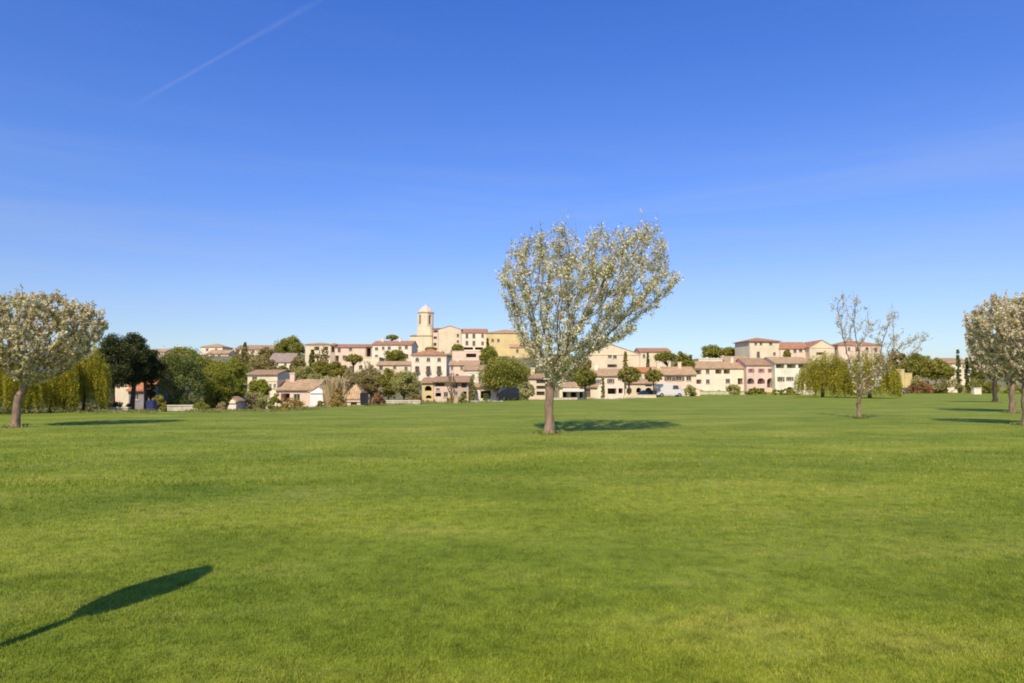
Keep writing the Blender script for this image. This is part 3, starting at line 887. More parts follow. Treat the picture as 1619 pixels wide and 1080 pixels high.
def scrub():
    rng = np.random.default_rng(77)
    P = []
    for i in range(5200):
        px = rng.uniform(-150, 1750); 
        d = rng.uniform(lerp_table(EDGE, px) + 22, 330) if rng.random() < .75 else rng.uniform(250, 600)
        x = X(px, d); z = g(x, d)
        r = rng.uniform(.5, 1.5) * (1 if d < 300 else 2.5) * (1.7 if (px < 470 or px > 1400) and d > 100 else 1)
        k = 26
        o = rng.normal(size=(k, 3)) * np.array([r * .6, r * .6, r * .35]); o[:, 2] = np.abs(o[:, 2])
        P.append(o + np.array([x, d, z]))
    P = np.concatenate(P)
    V, Fq = leaf_quads(P, .42, rng, aspect=.8)
    o = np_mesh('hillside_scrub', V, Fq, foliage('scrub_leaves', [(.08, .075, .02), (.17, .15, .05), (.30, .23, .11)], .2, .06, spread=.4))
    o['kind'] = 'stuff'; o['label'] = 'low brown and olive scrub covering the village slopes'; o['category'] = 'scrub'
scrub()

def fringe():
    rng = np.random.default_rng(88)
    P = []
    for i in range(5200):
        px = rng.uniform(-120, 1740); e = lerp_table(EDGE, px)
        q = noise.noise(Vector((px * .02, 3.1, 0))) + .5 * noise.noise(Vector((px * .09, 7.7, 0)))
        if q < rng.uniform(-.25, .45): continue
        d = e + rng.uniform(-3.0, 5.0)
        x = X(px, d); z = g(x, d); hgt = rng.uniform(.08, .30) * (1 + q) * e / 80
        k = 14
        o = rng.normal(size=(k, 3)) * np.array([.35, .35, 0]) * e / 80; o[:, 2] = rng.random(k) ** 1.5 * hgt
        P.append(o + np.array([x, d, z]))
    for px, D, rr in ((868, 24.2, .30), (30, 26.5, .27), (1354, 35, .2), (1617, 28.5, .27), (1596, 42, .3), (1569, 68, .35)):
        n_ = 170; a = rng.uniform(0, 2 * np.pi, n_); r = rr + np.abs(rng.normal(0, .16, n_))
        x = X(px, D) + np.cos(a) * r; y = D + np.sin(a) * r
        P.append(np.stack([x, y, g(X(px, D), D) + rng.random(n_) ** 1.6 * .12], 1))
    P = np.concatenate(P)
    V, Fq = leaf_quads(P, .12, rng, aspect=.35)
    o = np_mesh('rough_grass', V, Fq, foliage('rough_grass_leaves', [(.14, .17, .03), (.24, .24, .06), (.42, .34, .16)], .3, .25, spread=.4))
    o['kind'] = 'stuff'; o['label'] = 'rough uncut grass and weeds along the far lawn edge and around the trunks'; o['category'] = 'grass'
fringe()

# ---------------------------------------------------------------- buildings
def facade(bm, u0, u1, z0, z1, ops):
    us = sorted({u0, u1, *[v for o in ops for v in (max(u0, o[0]), min(u1, o[2]))]})
    zs = sorted({z0, z1, *[v for o in ops for v in (max(z0, o[1]), min(z1, o[3]))]})
    cache = {}
    def vert(u, y, z):
        k = (round(u, 4), round(y, 4), round(z, 4))
        if k not in cache: cache[k] = bm.verts.new((u, y, z))
        return cache[k]
    for a, b in zip(us, us[1:]):
        for c, d in zip(zs, zs[1:]):
            um, zm = (a + b) / 2, (c + d) / 2
            if any(o[0] < um < o[2] and o[1] < zm < o[3] for o in ops): continue
            if b - a < 1e-4 or d - c < 1e-4: continue
            bm.faces.new([vert(a, 0, c), vert(b, 0, c), vert(b, 0, d), vert(a, 0, d)])
    for o in ops:
        a, c, b, d, dep, arch = o[:6]
        def q(*p): bm.faces.new([bm.verts.new(v) for v in p])
        q((a, 0, c), (a, dep, c), (a, dep, d), (a, 0, d)); q((b, 0, c), (b, 0, d), (b, dep, d), (b, dep, c))
        q((a, 0, c), (b, 0, c), (b, dep, c), (a, dep, c)); q((a, 0, d), (a, dep, d), (b, dep, d), (b, 0, d))
        q((a, dep, c), (b, dep, c), (b, dep, d), (a, dep, d))
        if arch:
            r = (b - a) / 2; cx = (a + b) / 2; h = min(r, (d - c) * .6)
            n = 8
            for s in (-1, 1):
                corner = bm.verts.new((cx + s * r, .004, d))
                arc = [bm.verts.new((cx + s * r * math.cos(t * math.pi / 2 / n), .004, d - h + h * math.sin(t * math.pi / 2 / n))) for t in range(n + 1)]
                for i in range(n): bm.faces.new([corner, arc[i], arc[i + 1]])

def quad(bm, *p): bm.faces.new([bm.verts.new(v) for v in p])

def slab_roof(bm, pts, t):
    """pts: 3 or 4 top points of one slope, given thickness t downward"""
    top = [bm.verts.new(p) for p in pts]; bot = [bm.verts.new((p[0], p[1], p[2] - t)) for p in pts]
    bm.faces.new(top); bm.faces.new(bot[::-1])
    n = len(pts)
    for i in range(n): bm.faces.new([top[i], bot[i], bot[(i + 1) % n], top[(i + 1) % n]])

def volume(root, C, yaw, x0, x1, eave, D, depth, roof, rise, wall, roofm, ops=(), base=None, over=.35, chim=(), yo=0.0, eave_z=None, top_z=None):
    """one building volume, front face on the line through C with heading yaw (root space is already rotated)"""
    ct, st = math.cos(yaw), math.sin(yaw)
    before = {o.name for o in root.children}
    C0 = C; C = (C0[0] - st * yo, C0[1] + ct * yo, C0[2])
    def U(px):
        a = az(px); return (a * C[1] - C[0]) / (ct - a * st)
    def ZZ(px, py):
        u = U(px); return Z(py, C[1] + u * st) - C[2]
    u0, u1 = U(x0), U(x1)
    um = (x0 + x1) / 2
    ze = ZZ(um, eave) if eave_z is None else eave_z
    zb = min(g(C[0] + u * ct, C[1] + u * st) for u in (u0, u1)) - C[2] - .6
    if base is not None: zb = min(zb, ZZ(um, base)) if base > 0 else ZZ(um, -base)
    if zb > ze - 1: zb = ze - 2.4
    rh = ZZ(um, rise) - ze if rise else 0
    rh = max(rh, .25)
    O = []
    for o in ops:
        px0, py0, px1, py1, kind = o[:5]
        a, b = U(px0), U(px1); d, c = ZZ((px0 + px1) / 2, py0), ZZ((px0 + px1) / 2, py1)
        a = max(a, u0 + .1); b = min(b, u1 - .1); d = min(d, ze - .1); c = max(c, zb + .3)
        if b - a < .3 or d - c < .3: continue
        dep = {'w': .18, 's': .18, 'a': 1.4, 'l': 1.5, 'd': .2, 'g': 2.2, 'b': .2, 'v': .18}[kind[0]]
        O.append((a, c, b, d, dep, 'a' in kind, kind))
    bm = bmesh.new()
    facade(bm, u0, u1, zb, ze, O)
    y1 = depth
    quad(bm, (u0, 0, zb), (u0, 0, ze), (u0, y1, ze), (u0, y1, zb))
    quad(bm, (u1, 0, zb), (u1, y1, zb), (u1, y1, ze), (u1, 0, ze))
    quad(bm, (u0, y1, zb), (u0, y1, ze), (u1, y1, ze), (u1, y1, zb))
    t = .16; k = over
    rb = bmesh.new()
    if roof == 'flat':
        quad(bm, (u0, 0, ze), (u1, 0, ze), (u1, y1, ze), (u0, y1, ze))
        # parapet coping
        for b_ in ((u0 - .08, u1 + .08, -.08, .22), (u0 - .08, u1 + .08, y1 - .22, y1 + .08)): box(rb, b_[0], b_[1], b_[2], b_[3], ze + .003, ze + .25)
        box(rb, u0 - .08, u0 + .22, .22, y1 - .22, ze + .003, ze + .24); box(rb, u1 - .22, u1 + .08, .22, y1 - .22, ze + .003, ze + .24)
    elif roof == 'gx':   # ridge parallel to front
        m = y1 / 2; s = rh / m
        for sd in (u0, u1): quad(bm, (sd, 0, ze), (sd, m, ze + rh - .02), (sd, y1, ze)) if False else bm.faces.new([bm.verts.new(p) for p in ((sd, 0, ze), (sd, m, ze + rh - .02), (sd, y1, ze))])
        slab_roof(rb, [(u0 - .2, -k, ze + t - s * k), (u1 + .2, -k, ze + t - s * k), (u1 + .2, m, ze + t + rh), (u0 - .2, m, ze + t + rh)], t)
        slab_roof(rb, [(u0 - .2, m, ze + t + rh), (u1 + .2, m, ze + t + rh), (u1 + .2, y1 + k, ze + t - s * k), (u0 - .2, y1 + k, ze + t - s * k)], t)
    elif roof == 'gy':   # gable towards the viewer
        m = (u0 + u1) / 2; s = rh / ((u1 - u0) / 2)
        for yy in (0, y1): bm.faces.new([bm.verts.new(p) for p in ((u0, yy, ze), (u1, yy, ze), (m, yy, ze + rh - .02))])
        slab_roof(rb, [(u0 - k, -.15, ze + t - s * k), (m, -.15, ze + t + rh), (m, y1 + .2, ze + t + rh), (u0 - k, y1 + .2, ze + t - s * k)], t)
        slab_roof(rb, [(m, -.15, ze + t + rh), (u1 + k, -.15, ze + t - s * k), (u1 + k, y1 + .2, ze + t - s * k), (m, y1 + .2, ze + t + rh)], t)
    elif roof == 'shed':
        for sd in (u0, u1): bm.faces.new([bm.verts.new(p) for p in ((sd, 0, ze), (sd, y1, ze + rh - .02), (sd, y1, ze))])
        quad(bm, (u0, y1, ze), (u0, y1, ze + rh - .02), (u1, y1, ze + rh - .02), (u1, y1, ze))
        s = rh / y1
        slab_roof(rb, [(u0 - .2, -k, ze + t - s * k), (u1 + .2, -k, ze + t - s * k), (u1 + .2, y1 + .1, ze + t + rh + s * .1), (u0 - .2, y1 + .1, ze + t + rh + s * .1)], t)
    else:  # hip
        W = u1 - u0; h = min(W, y1) / 2 + k
        a0, a1, b0, b1 = u0 - k, u1 + k, -k, y1 + k
        zt = ze + .02
        base_ = [(a0, b0), (a1, b0), (a1, b1), (a0, b1)]
        lo = [rb.verts.new((x, y, zt)) for x, y in base_]; hi = [rb.verts.new((x, y, zt + t)) for x, y in base_]
        rb.faces.new(lo[::-1])
        for i in range(4): rb.faces.new([lo[i], lo[(i + 1) % 4], hi[(i + 1) % 4], hi[i]])
        if W >= y1:
            r0 = rb.verts.new((a0 + h, (b0 + b1) / 2, ze + t + rh)); r1 = rb.verts.new((a1 - h, (b0 + b1) / 2, ze + t + rh))
            if (a1 - h) - (a0 + h) < .05:
                for i in range(4): rb.faces.new([hi[i], hi[(i + 1) % 4], r0])
            else:
                rb.faces.new([hi[0], hi[1], r1, r0]); rb.faces.new([hi[1], hi[2], r1]); rb.faces.new([hi[2], hi[3], r0, r1]); rb.faces.new([hi[3], hi[0], r0])
        else:
            r0 = rb.verts.new(((a0 + a1) / 2, b0 + h, ze + t + rh)); r1 = rb.verts.new(((a0 + a1) / 2, b1 - h, ze + t + rh))
            rb.faces.new([hi[0], hi[1], r0]); rb.faces.new([hi[1], hi[2], r1, r0]); rb.faces.new([hi[2], hi[3], r1]); rb.faces.new([hi[3], hi[0], r0, r1])
    bm_obj('wall', bm, M[wall], root)
    ro = bm_obj('roof', rb, M[roofm if roof != 'flat' else wall], root)
    if roof in ('gx', 'hip', 'gy', 'shed') and D < 230:
        cb = bmesh.new()       # moulded eaves band
        box(cb, u0 + .01, u1 - .01, -.14, -.003, ze - .26, ze - .03)
        bm_obj('cornice', cb, M[wall], root)
    for c in chim:
        u = U(c); cbm = bmesh.new(); cy = y1 * .4
        box(cbm, u - .32, u + .32, cy - .25, cy + .25, ze, ze + rh + .9)
        box(cbm, u - .4, u + .4, cy - .33, cy + .33, ze + rh + .903, ze + rh + 1.05)
        bm_obj('chimney', cbm, M[wall], ro)
    for a, c, b, d, dep, arch, kind in O:
        kk = kind[0]
        if kk in 'wsv':
            fb = bmesh.new(); fw = .06; y = .10
            box(fb, a, a + fw, y - .03, y + .03, c, d); box(fb, b - fw, b, y - .03, y + .03, c, d)
            box(fb, a + fw, b - fw, y - .028, y + .028, c, c + fw); box(fb, a + fw, b - fw, y - .028, y + .028, d - fw, d)
            box(fb, (a + b) / 2 - .03, (a + b) / 2 + .03, y - .026, y + .026, c + fw, d - fw)
            box(fb, a - .1, b + .1, -.07, -.004, c - .1, c - .01)
            w = bm_obj('window', fb, M['frame'], root)
            pb = bmesh.new(); quad(pb, (a, y + .012, c), (b, y + .012, c), (b, y + .012, d), (a, y + .012, d))
            bm_obj('pane', pb, M['glass'], w)
            if kk in 'sv':
                sw = (b - a) * .42
                for s0, s1 in ((a - sw - .02, a - .02), (b + .02, b + sw + .02)):
                    sb = bmesh.new(); box(sb, s0, s1, -.06, -.012, c, d)
                    for q in range(5): 
                        zq = c + (d - c) * (q + .5) / 5; box(sb, s0 + .05, s1 - .05, -.075, -.0605, zq - .03, zq + .03)
                    bm_obj('shutter', sb, M['shut_red' if kk == 'v' else 'shut_brown'], root)
        elif kk in 'al':
            rb2 = bmesh.new(); hr = min(.95, (d - c) * .42)
            box(rb2, a, b, .06, .11, c + hr - .06, c + hr)
            n = max(3, int((b - a) / .28))
            for q in range(n + 1):
                u = a + (b - a) * q / n; box(rb2, max(a, u - .025), min(b, u + .025), .07, .10, c, c + hr - .06)
            bm_obj('railing', rb2, M['rail'], root)
            db = bmesh.new(); q = (b - a) * .16
            quad(db, (a + q, dep - .01, c + .02), (b - q, dep - .01, c + .02), (b - q, dep - .01, d - (d - c) * .12), (a + q, dep - .01, d - (d - c) * .12))
            bm_obj('balcony_door', db, M['glass'], root)
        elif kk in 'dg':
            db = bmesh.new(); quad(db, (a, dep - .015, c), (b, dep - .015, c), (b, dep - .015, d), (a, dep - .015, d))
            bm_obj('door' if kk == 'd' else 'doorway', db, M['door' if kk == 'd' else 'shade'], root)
        elif kk == 'b':
            fb = bmesh.new(); quad(fb, (a, dep - .01, c), (b, dep - .01, c), (b, dep - .01, d), (a, dep - .01, d))
            w = bm_obj('window', fb, M['glass'], root)
            sb = bmesh.new(); box(sb, a - .15, b + .15, -.7, -.004, c - .16, c - .02)
            for q in range(max(3, int((b - a + .3) / .3)) + 1):
                u = a - .15 + (b - a + .3) * q / max(3, int((b - a + .3) / .3)); box(sb, u - .02, u + .02, -.69, -.65, c - .02, c + .85)
            box(sb, a - .15, b + .15, -.7, -.64, c + .853, c + .91)
            bm_obj('balcony', sb, M['rail'], root)
    if yo:
        for o in list(root.children):
            if o.name not in before: o.location.y = yo
    return u0, u1, zb, ze, rh

def building(label, x0, x1, eave, D, depth, roof, rise, wall, roofm, ops=(), yaw=0.0, name='house', cat='house', extra=(), chim=(), base=None, group=None, over=.35):
    px = (x0 + x1) / 2
    cx = X(px, D); cz = g(cx, D)
    yaw = R(yaw)
    root = thing(name, label, cat, (cx, D, cz), yaw, group)
    volume(root, (cx, D, cz), yaw, x0, x1, eave, D, depth, roof, rise, wall, roofm, ops, base, over, chim)
    return root, (cx, D, cz), yaw

def wr(*boxes, k='w'):   # shorthand for lists of openings
    return [(*b, k) for b in boxes]

HG = 'houses of the hill village'
building('small far white house with flat-pitched roof above the bright green tree', 318, 352, 549, 270, 10, 'hip', 543, 'white', 'tan_roof', wr((326, 551, 330, 555), (340, 551, 344, 555)), group=HG)
building('far house with brown roof just below the small white one', 328, 362, 559, 252, 8, 'gx', 553, 'peach', 'tan_roof', wr((336, 561, 340, 566), (345, 561, 350, 566)), group=HG)
building('far long brown-roofed house behind the brown trees', 372, 432, 552, 262, 10, 'gx', 545, 'cream', 'brown_roof', wr((398, 554, 403, 558), (412, 553, 416, 557), (420, 553, 424, 557)), group=HG, chim=(380,))
building('cream house almost hidden between the pine and the oak', 234, 262, 556, 240, 9, 'gx', 551, 'peach', 'tan_roof', wr((246, 560, 250, 565), (240, 560, 244, 565)), group=HG)
r, C, yw = building('cream gabled cottage with orange annex roof under the dark pines', 185, 207, 606, 72, 5, 'gy', 600, 'pale', 'orange_roof', (), name='cottage', cat='cottage')
volume(r, C, yw, 207.6, 240, 616, 72, 4.5, 'gx', 599, 'grey', 'orange_roof', [(214, 622, 222, 632, 'w')])  # annex walls take the grey: shade from the trees put into their colour
building('house with mauve-brown roof under the round dark tree', 425, 463, 572, 198, 9, 'gx', 558, 'white', 'grey_roof', wr((437, 574, 441, 579), (450, 574, 454, 579)), group=HG)
r, C, yw = building('low villa with long tan roof and cream eaves band', 393, 440, 592, 108, 8, 'gx', 585, 'pale', 'brown_roof', [(400, 596, 408, 601, 'w'), (428, 600, 434, 607, 'w')], name='villa', cat='villa', group='low villas behind the lawn edge')
r, C, yw = building('pink villa with broad tan roof and bright white gable wing', 440, 500, 616, 92, 8, 'gx', 601, 'peach', 'tan_roof', [(446, 622, 460, 636, 'g'), (466, 623, 476, 636, 'w')], name='villa', cat='villa', group='low villas behind the lawn edge', chim=(452,))
volume(r, C, yw, 492, 517, 619, 92, 7, 'gy', 611, 'bright', 'tan_roof', [(494.5, 624, 498, 645, 'd')], yo=-2.5)
volume(r, C, yw, 423, 439.5, 603, 92, 6, 'flat', None, 'pale', 'tan_roof', [(427, 607, 431, 614, 'w'), (434, 607, 438, 614, 'w')])
building('small pink hut with a steep rounded tan roof', 545, 576, 632, 84, 3, 'hip', 609, 'peach', 'tan_roof', [(556, 633, 566, 641, 'd')], name='garden_hut', cat='hut', over=.25)
# hotel
hops = [(497, 548, 505, 554, 'l'), (511, 548, 519, 554, 'l'), (498, 560, 506, 567, 'l'), (511, 560, 519, 567, 'l')]
r, C, yw = building('long cream hotel with red roof on the hillside left of the church', 483, 523, 545, 203, 14, 'hip', 541, 'cream', 'tan_roof', hops, name='hotel', cat='hotel')
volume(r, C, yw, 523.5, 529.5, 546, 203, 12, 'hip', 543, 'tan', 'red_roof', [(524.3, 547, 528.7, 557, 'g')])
volume(r, C, yw, 530, 578, 549, 203, 12, 'gx', 543, 'peach', 'red_roof', [(534, 551, 539, 557, 'w'), (552, 550, 557, 555, 'w'), (528, 562, 536, 572, 'l'), (542, 562, 548, 568, 'w')])
volume(r, C, yw, 578.5, 588, 548, 203, 11.5, 'gx', 543, 'tan', 'red_roof', [(579.6, 550, 586.5, 564, 'g')])
volume(r, C, yw, 588.5, 651, 545, 203, 13, 'gx', 537.5, 'white', 'red_roof',
       [(593, 549, 598, 554, 'w'), (604, 548, 608, 553, 'w'), (613, 548, 618, 553, 'w'), (630, 548, 635, 552, 'w'), (640, 547, 645, 552, 'w'), (593, 561, 598, 567, 'w'), (640, 560, 646, 567, 'w')], chim=(600, 628))
volume(r, C, yw, 588.5, 651, 545, 203, 13, 'gx', 537.5, 'white', 'red_roof') if False else None
building('low cream arcade building below the hotel centre', 560, 600, 566, 186, 8, 'flat', None, 'pale', 'tan_roof', [(568, 577, 574, 584, 'wa'), (583, 577, 590, 584, 'wa')], group=HG)
building('tan-roofed house between the hotel right wing and the slope trees', 596, 650, 577, 178, 8, 'gx', 571, 'cream', 'tan_roof', [(600, 579, 606, 585, 'w'), (622, 579, 627, 584, 'w'), (640, 580, 645, 586, 'w')], group=HG)

# church
r, C, yw = building('cream church with tall arched bell tower and dome-like cap on the hilltop', 648, 683, 531, 258, 12, 'shed', 526, 'pale', 'tan_roof',
                    [(669, 540, 674, 547, 'w'), (658, 550, 663, 556, 'w')], name='church', cat='church')
def tower():
    cxw = X(671, 258) - C[0]; hw = (X(683, 258) - X(659, 258)) / 2; dep = hw * 2
    zs = Z(533, 258) - C[2]; ze = Z(494, 258) - C[2]; zt = Z(482, 258) - C[2]; zb = Z(516, 258) - C[2]
    t = bmesh.new(); 
    n = 8
    # shaft, slightly chamfered, then belfry with arched openings front and sides
    def ringz(z, w, ch):
        return [t.verts.new((cxw + x, dep / 2 + y, z)) for x, y in [(-w + ch, -w), (w - ch, -w), (w, -w + ch), (w, w - ch), (w - ch, w), (-w + ch, w), (-w, w - ch), (-w, -w + ch)]]
    rings = [ringz(Z(560, 258) - C[2], hw * 1.06, .5), ringz(zs, hw * 1.04, .5), ringz(zb, hw * 1.0, .9)]
    for a, b in zip(rings, rings[1:]):
        for i in range(8): t.faces.new([a[i], a[(i + 1) % 8], b[(i + 1) % 8], b[i]])
    # belfry: eight piers and lintels
    def face_panel(p0, p1, hole):
        p0, p1 = Vector(p0), Vector(p1); d = p1 - p0; nrm = Vector((-d.y, d.x)).normalized() * .5   # inward
        def P(s, z, off=0): q = p0 + d * s + nrm * off; return (q.x, q.y, z)
        if not hole:
            quad(t, P(0, zb), P(1, zb), P(1, ze), P(0, ze)); return
        a, b = .28, .72; zc = zb + (ze - zb) * .18; zd = zb + (ze - zb) * .86; h = (ze - zb) * .14
        quad(t, P(0, zb), P(a, zb), P(a, ze), P(0, ze)); quad(t, P(b, zb), P(1, zb), P(1, ze), P(b, ze))
        quad(t, P(a, zb), P(b, zb), P(b, zc), P(a, zc)); 
        m = 8; arc = [(a + (b - a) * (1 - math.cos(math.pi * i / m)) / 2, zd - h + h * math.sin(math.pi * i / m)) for i in range(m + 1)]
        for (s0, z0), (s1, z1) in zip(arc, arc[1:]):
            quad(t, P(s0, z0), P(s1, z1), P(s1, ze), P(s0, ze)); quad(t, P(s0, z0), P(s1, z1), P(s1, z1, 1), P(s0, z0, 1))
        quad(t, P(a, zc), P(a, zd - h), P(a, zd - h, 1), P(a, zc, 1)); quad(t, P(b, zc), P(b, zd - h), P(b, zd - h, 1), P(b, zc, 1))
    w, ch = hw, hw * .62
    oc = [(-w + ch, -w), (w - ch, -w), (w, -w + ch), (w, w - ch), (w - ch, w), (-w + ch, w), (-w, w - ch), (-w, -w + ch)]
    oc = [(cxw + x, dep / 2 + y) for x, y in oc]
    for i in range(8): face_panel(oc[i], oc[(i + 1) % 8], i in (1, 7, 3, 5))
    tw = bm_obj('bell_tower', t, M['pale'], r)
    ib = bmesh.new()
    s = .45
    pts = [(cxw + (x - cxw) * .55, dep / 2 + (y - dep / 2) * .55) for x, y in oc]
    lo = [ib.verts.new((x, y, zb + .05)) for x, y in pts]; hi = [ib.verts.new((x, y, ze - .1)) for x, y in pts]
    for i in range(8): ib.faces.new([lo[i], lo[(i + 1) % 8], hi[(i + 1) % 8], hi[i]])
    bm_obj('belfry_chamber', ib, M['grey'], tw)
    cbm = bmesh.new()
    def oct_ring(bm, z, k): return [bm.verts.new((cxw + (x - cxw) * k, dep / 2 + (y - dep / 2) * k, z)) for x, y in oc]
    r0 = oct_ring(cbm, ze + .003, 1.1); r1 = oct_ring(cbm, ze + .35, 1.12)
    for i in range(8): cbm.faces.new([r0[i], r0[(i + 1) % 8], r1[(i + 1) % 8], r1[i]])
    cbm.faces.new(r0[::-1]); cbm.faces.new(r1)
    bm_obj('cornice', cbm, M['peach'], tw)
    db = bmesh.new(); prev = oct_ring(db, ze + .353, .86); hh = zt - ze - .35
    for k, zf in ((.78, .25), (.60, .55), (.36, .82), (.10, .97)):
        cur = oct_ring(db, ze + .353 + hh * zf, k)
        for i in range(8): db.faces.new([prev[i], prev[(i + 1) % 8], cur[(i + 1) % 8], cur[i]])
        prev = cur
    db.faces.new(prev)
    box(db, cxw - .08, cxw + .08, dep / 2 - .08, dep / 2 + .08, ze + .3 + hh * .95, ze + hh + 1.3)
    box(db, cxw - .35, cxw + .35, dep / 2 - .07, dep / 2 + .07, ze + hh + .75, ze + hh + .92)
    bm_obj('tower_cap', db, M['peach'], tw)
tower()
r2, C2, y2 = building('cream hilltop lodge with wide blank gable and red-edged roof right of the bell tower', 693, 729, 521, 254, 16, 'gy', 515.5, 'cream', 'red_roof',
                      [(722, 528, 726, 533, 'w'), (722, 538, 726, 542, 'w')], name='lodge', cat='building')
volume(r2, C2, y2, 684.6, 692.6, 520, 254, 12, 'shed', 515, 'peach', 'red_roof', [(685.4, 522, 692, 526, 'l'), (685.4, 532, 690.6, 536, 'l'), (685.4, 542, 690, 547, 'l')])
volume(r2, C2, y2, 729.6, 769, 526, 254, 11, 'gx', 518.5, 'white', 'red_roof',
       [(736, 528, 740.5, 535, 'w'), (747, 528, 751.5, 535, 'w'), (761, 528, 765, 534, 'w'), (736, 539, 740.5, 546, 'w'), (747, 539, 751.5, 547, 'w'), (761, 540, 765, 546, 'w'), (733, 549, 748, 553, 'g'), (751, 549, 764, 553, 'g')])
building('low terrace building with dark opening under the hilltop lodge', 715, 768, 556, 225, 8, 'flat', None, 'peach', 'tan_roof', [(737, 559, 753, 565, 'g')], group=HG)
r, C, yw = building('large yellow building with low hipped roof behind the central tree', 768.5, 832, 527, 245, 14, 'hip', 519, 'yellow', 'tan_roof',
                    [(777, 536, 781, 541, 'w'), (786, 536, 790, 541, 'w')], name='apartment_building', cat='building')
volume(r, C, yw, 806, 846, 549, 240, 6, 'gx', 544, 'yellow', 'tan_roof', [(816, 552, 820, 558, 'w')], yo=-5)
volume(r, C, yw, 832.5, 856, 545, 245, 10, 'shed', 536, 'peach', 'tan_roof', ())
three = []
for cx_ in (660, 677.5, 694.5):
    three += [(cx_ - 3, 565.5, cx_ + 3, 572, 'wa'), (cx_ - 3.2, 579, cx_ + 3.2, 588, 'b'), (cx_ - 2.6, 592, cx_ + 2.6, 596, 'w')]
building('white three-storey house with red hipped roof and three columns of dark windows', 651, 706, 562, 158, 10, 'hip', 551, 'white', 'red_roof', three, group=HG)
building('pinkish house with tan roof right of the three-storey white house', 711, 757, 577, 150, 8, 'gx', 570, 'peach', 'tan_roof', [(713, 580, 717, 585, 'w'), (728, 580, 732, 585, 'w'), (720, 591, 726, 596, 'wa'), (733, 591, 739, 596, 'wa')], group=HG, chim=(722,))
building('peach house with sloping tan roof left of the broad olive-green tree', 733, 766, 585, 142, 7, 'shed', 577, 'peach', 'tan_roof', [(744, 590, 750, 597, 'w')], group=HG)
r, C, yw = building('brown-roofed arcade row with yellow arched end wall at the lawn edge', 668, 686, 605, 104, 7, 'gx', 598, 'yellow', 'brown_roof', [(672, 610, 683, 618, 'ga'), (674, 625, 683, 630, 'ga')], name='arcade_row', cat='building')
volume(r, C, yw, 686.5, 713, 603, 104, 8, 'gx', 596, 'peach', 'brown_roof', [(689, 605, 703, 611, 'l'), (690, 614, 696, 618, 'w'), (689, 621, 698, 627, 'g'), (702, 620, 709, 628, 'w')], over=.7)
volume(r, C, yw, 713.5, 741, 603, 104, 8, 'gx', 595, 'tan', 'brown_roof', [(716, 606, 724, 614, 'l'), (730, 606, 738, 613, 'l'), (718, 619, 724, 626, 'w'), (732, 619, 738, 627, 'g')], over=.7)
building('white house corner with one tall window beside the broad olive tree', 740, 757, 590, 122, 7, 'flat', None, 'white', 'tan_roof', [(746, 592, 751, 599, 'w'), (744, 605, 752, 613, 'w')], group=HG)
building('low white house with garage openings under the broad olive tree', 748, 792, 612, 100, 6, 'gx', 607, 'white', 'tan_roof', [(760, 618, 776, 630, 'g'), (750, 616, 755, 622, 'w')], group=HG)
building('cream house with stacked balcony openings just left of the central trunk', 836, 872, 598, 110, 8, 'gx', 591, 'cream', 'brown_roof', [(848, 601, 862, 606, 'l'), (848, 610, 862, 615, 'l'), (848, 619, 861, 625, 'l')], group=HG, chim=(843,))
r, C, yw = building('big cream gabled house with paired windows right of the central tree', 922, 1011, 560, 190, 14, 'gy', 545, 'cream', 'tan_roof', [(961, 560, 967, 566, 'w'), (969, 560, 975, 567, 'w'), (960, 576, 975, 581, 'l')], group=HG)
volume(r, C, yw, 1011.6, 1060, 556, 190, 10, 'gx', 549.5, 'cream', 'red_roof', [(1016, 560, 1020, 566, 'w'), (1040, 560, 1045, 565, 'w')])
building('peach cottage with orange roof behind the clipped ball trees', 1003, 1036, 588, 140, 6, 'gx', 581, 'peach', 'orange_roof', [(1010, 592, 1014, 597, 'w')], group=HG)
building('white house with wide tan roof and dark ground-floor openings', 938, 986, 594, 120, 9, 'gx', 583, 'white', 'tan_roof', [(960, 614, 974, 623, 'g'), (977, 614, 984, 622, 'g'), (944, 600, 948, 607, 's'), (962, 599, 968, 606, 's')], group=HG, chim=(946,))
r, C, yw = building('low cream cafe with dark doorways and awning right of the central trunk', 884, 944, 612, 106, 7, 'gx', 605, 'pale', 'tan_roof', [(889, 619, 896, 631, 'g'), (902, 620, 911, 631, 'g'), (916, 617, 921, 629, 'g'), (924, 616, 933, 628, 'd')], name='cafe', cat='cafe')
ab = bmesh.new()
ua, ub = X(889, 106) - C[0], X(922, 106) - C[0]; za = Z(613, 106) - C[2]
slab_roof(ab, [(ua, -1.6, za - .55), (ub, -1.6, za - .55), (ub, -.02, za), (ua, -.02, za)], .06)
bm_obj('awning', ab, M['canvas'], r)
building('cream house with dark archways behind the clipped ball trees', 986, 1036, 606, 122, 8, 'gx', 600, 'cream', 'tan_roof', [(990, 613, 998, 622, 'ga'), (1005, 613, 1013, 621, 'ga'), (1019, 605, 1030, 611, 'l'), (1019, 613, 1030, 622, 'ga')], group=HG)
building('peach house with three square dark windows left of the terrace row', 1036, 1100, 592, 130, 8, 'gx', 580, 'peach', 'tan_roof', [(1053, 595, 1061, 602, 's'), (1068, 595, 1077, 602, 's'), (1084, 595, 1092, 602, 'w'), (1066, 610, 1072, 620, 'd')], group=HG, chim=(1046, 1080))
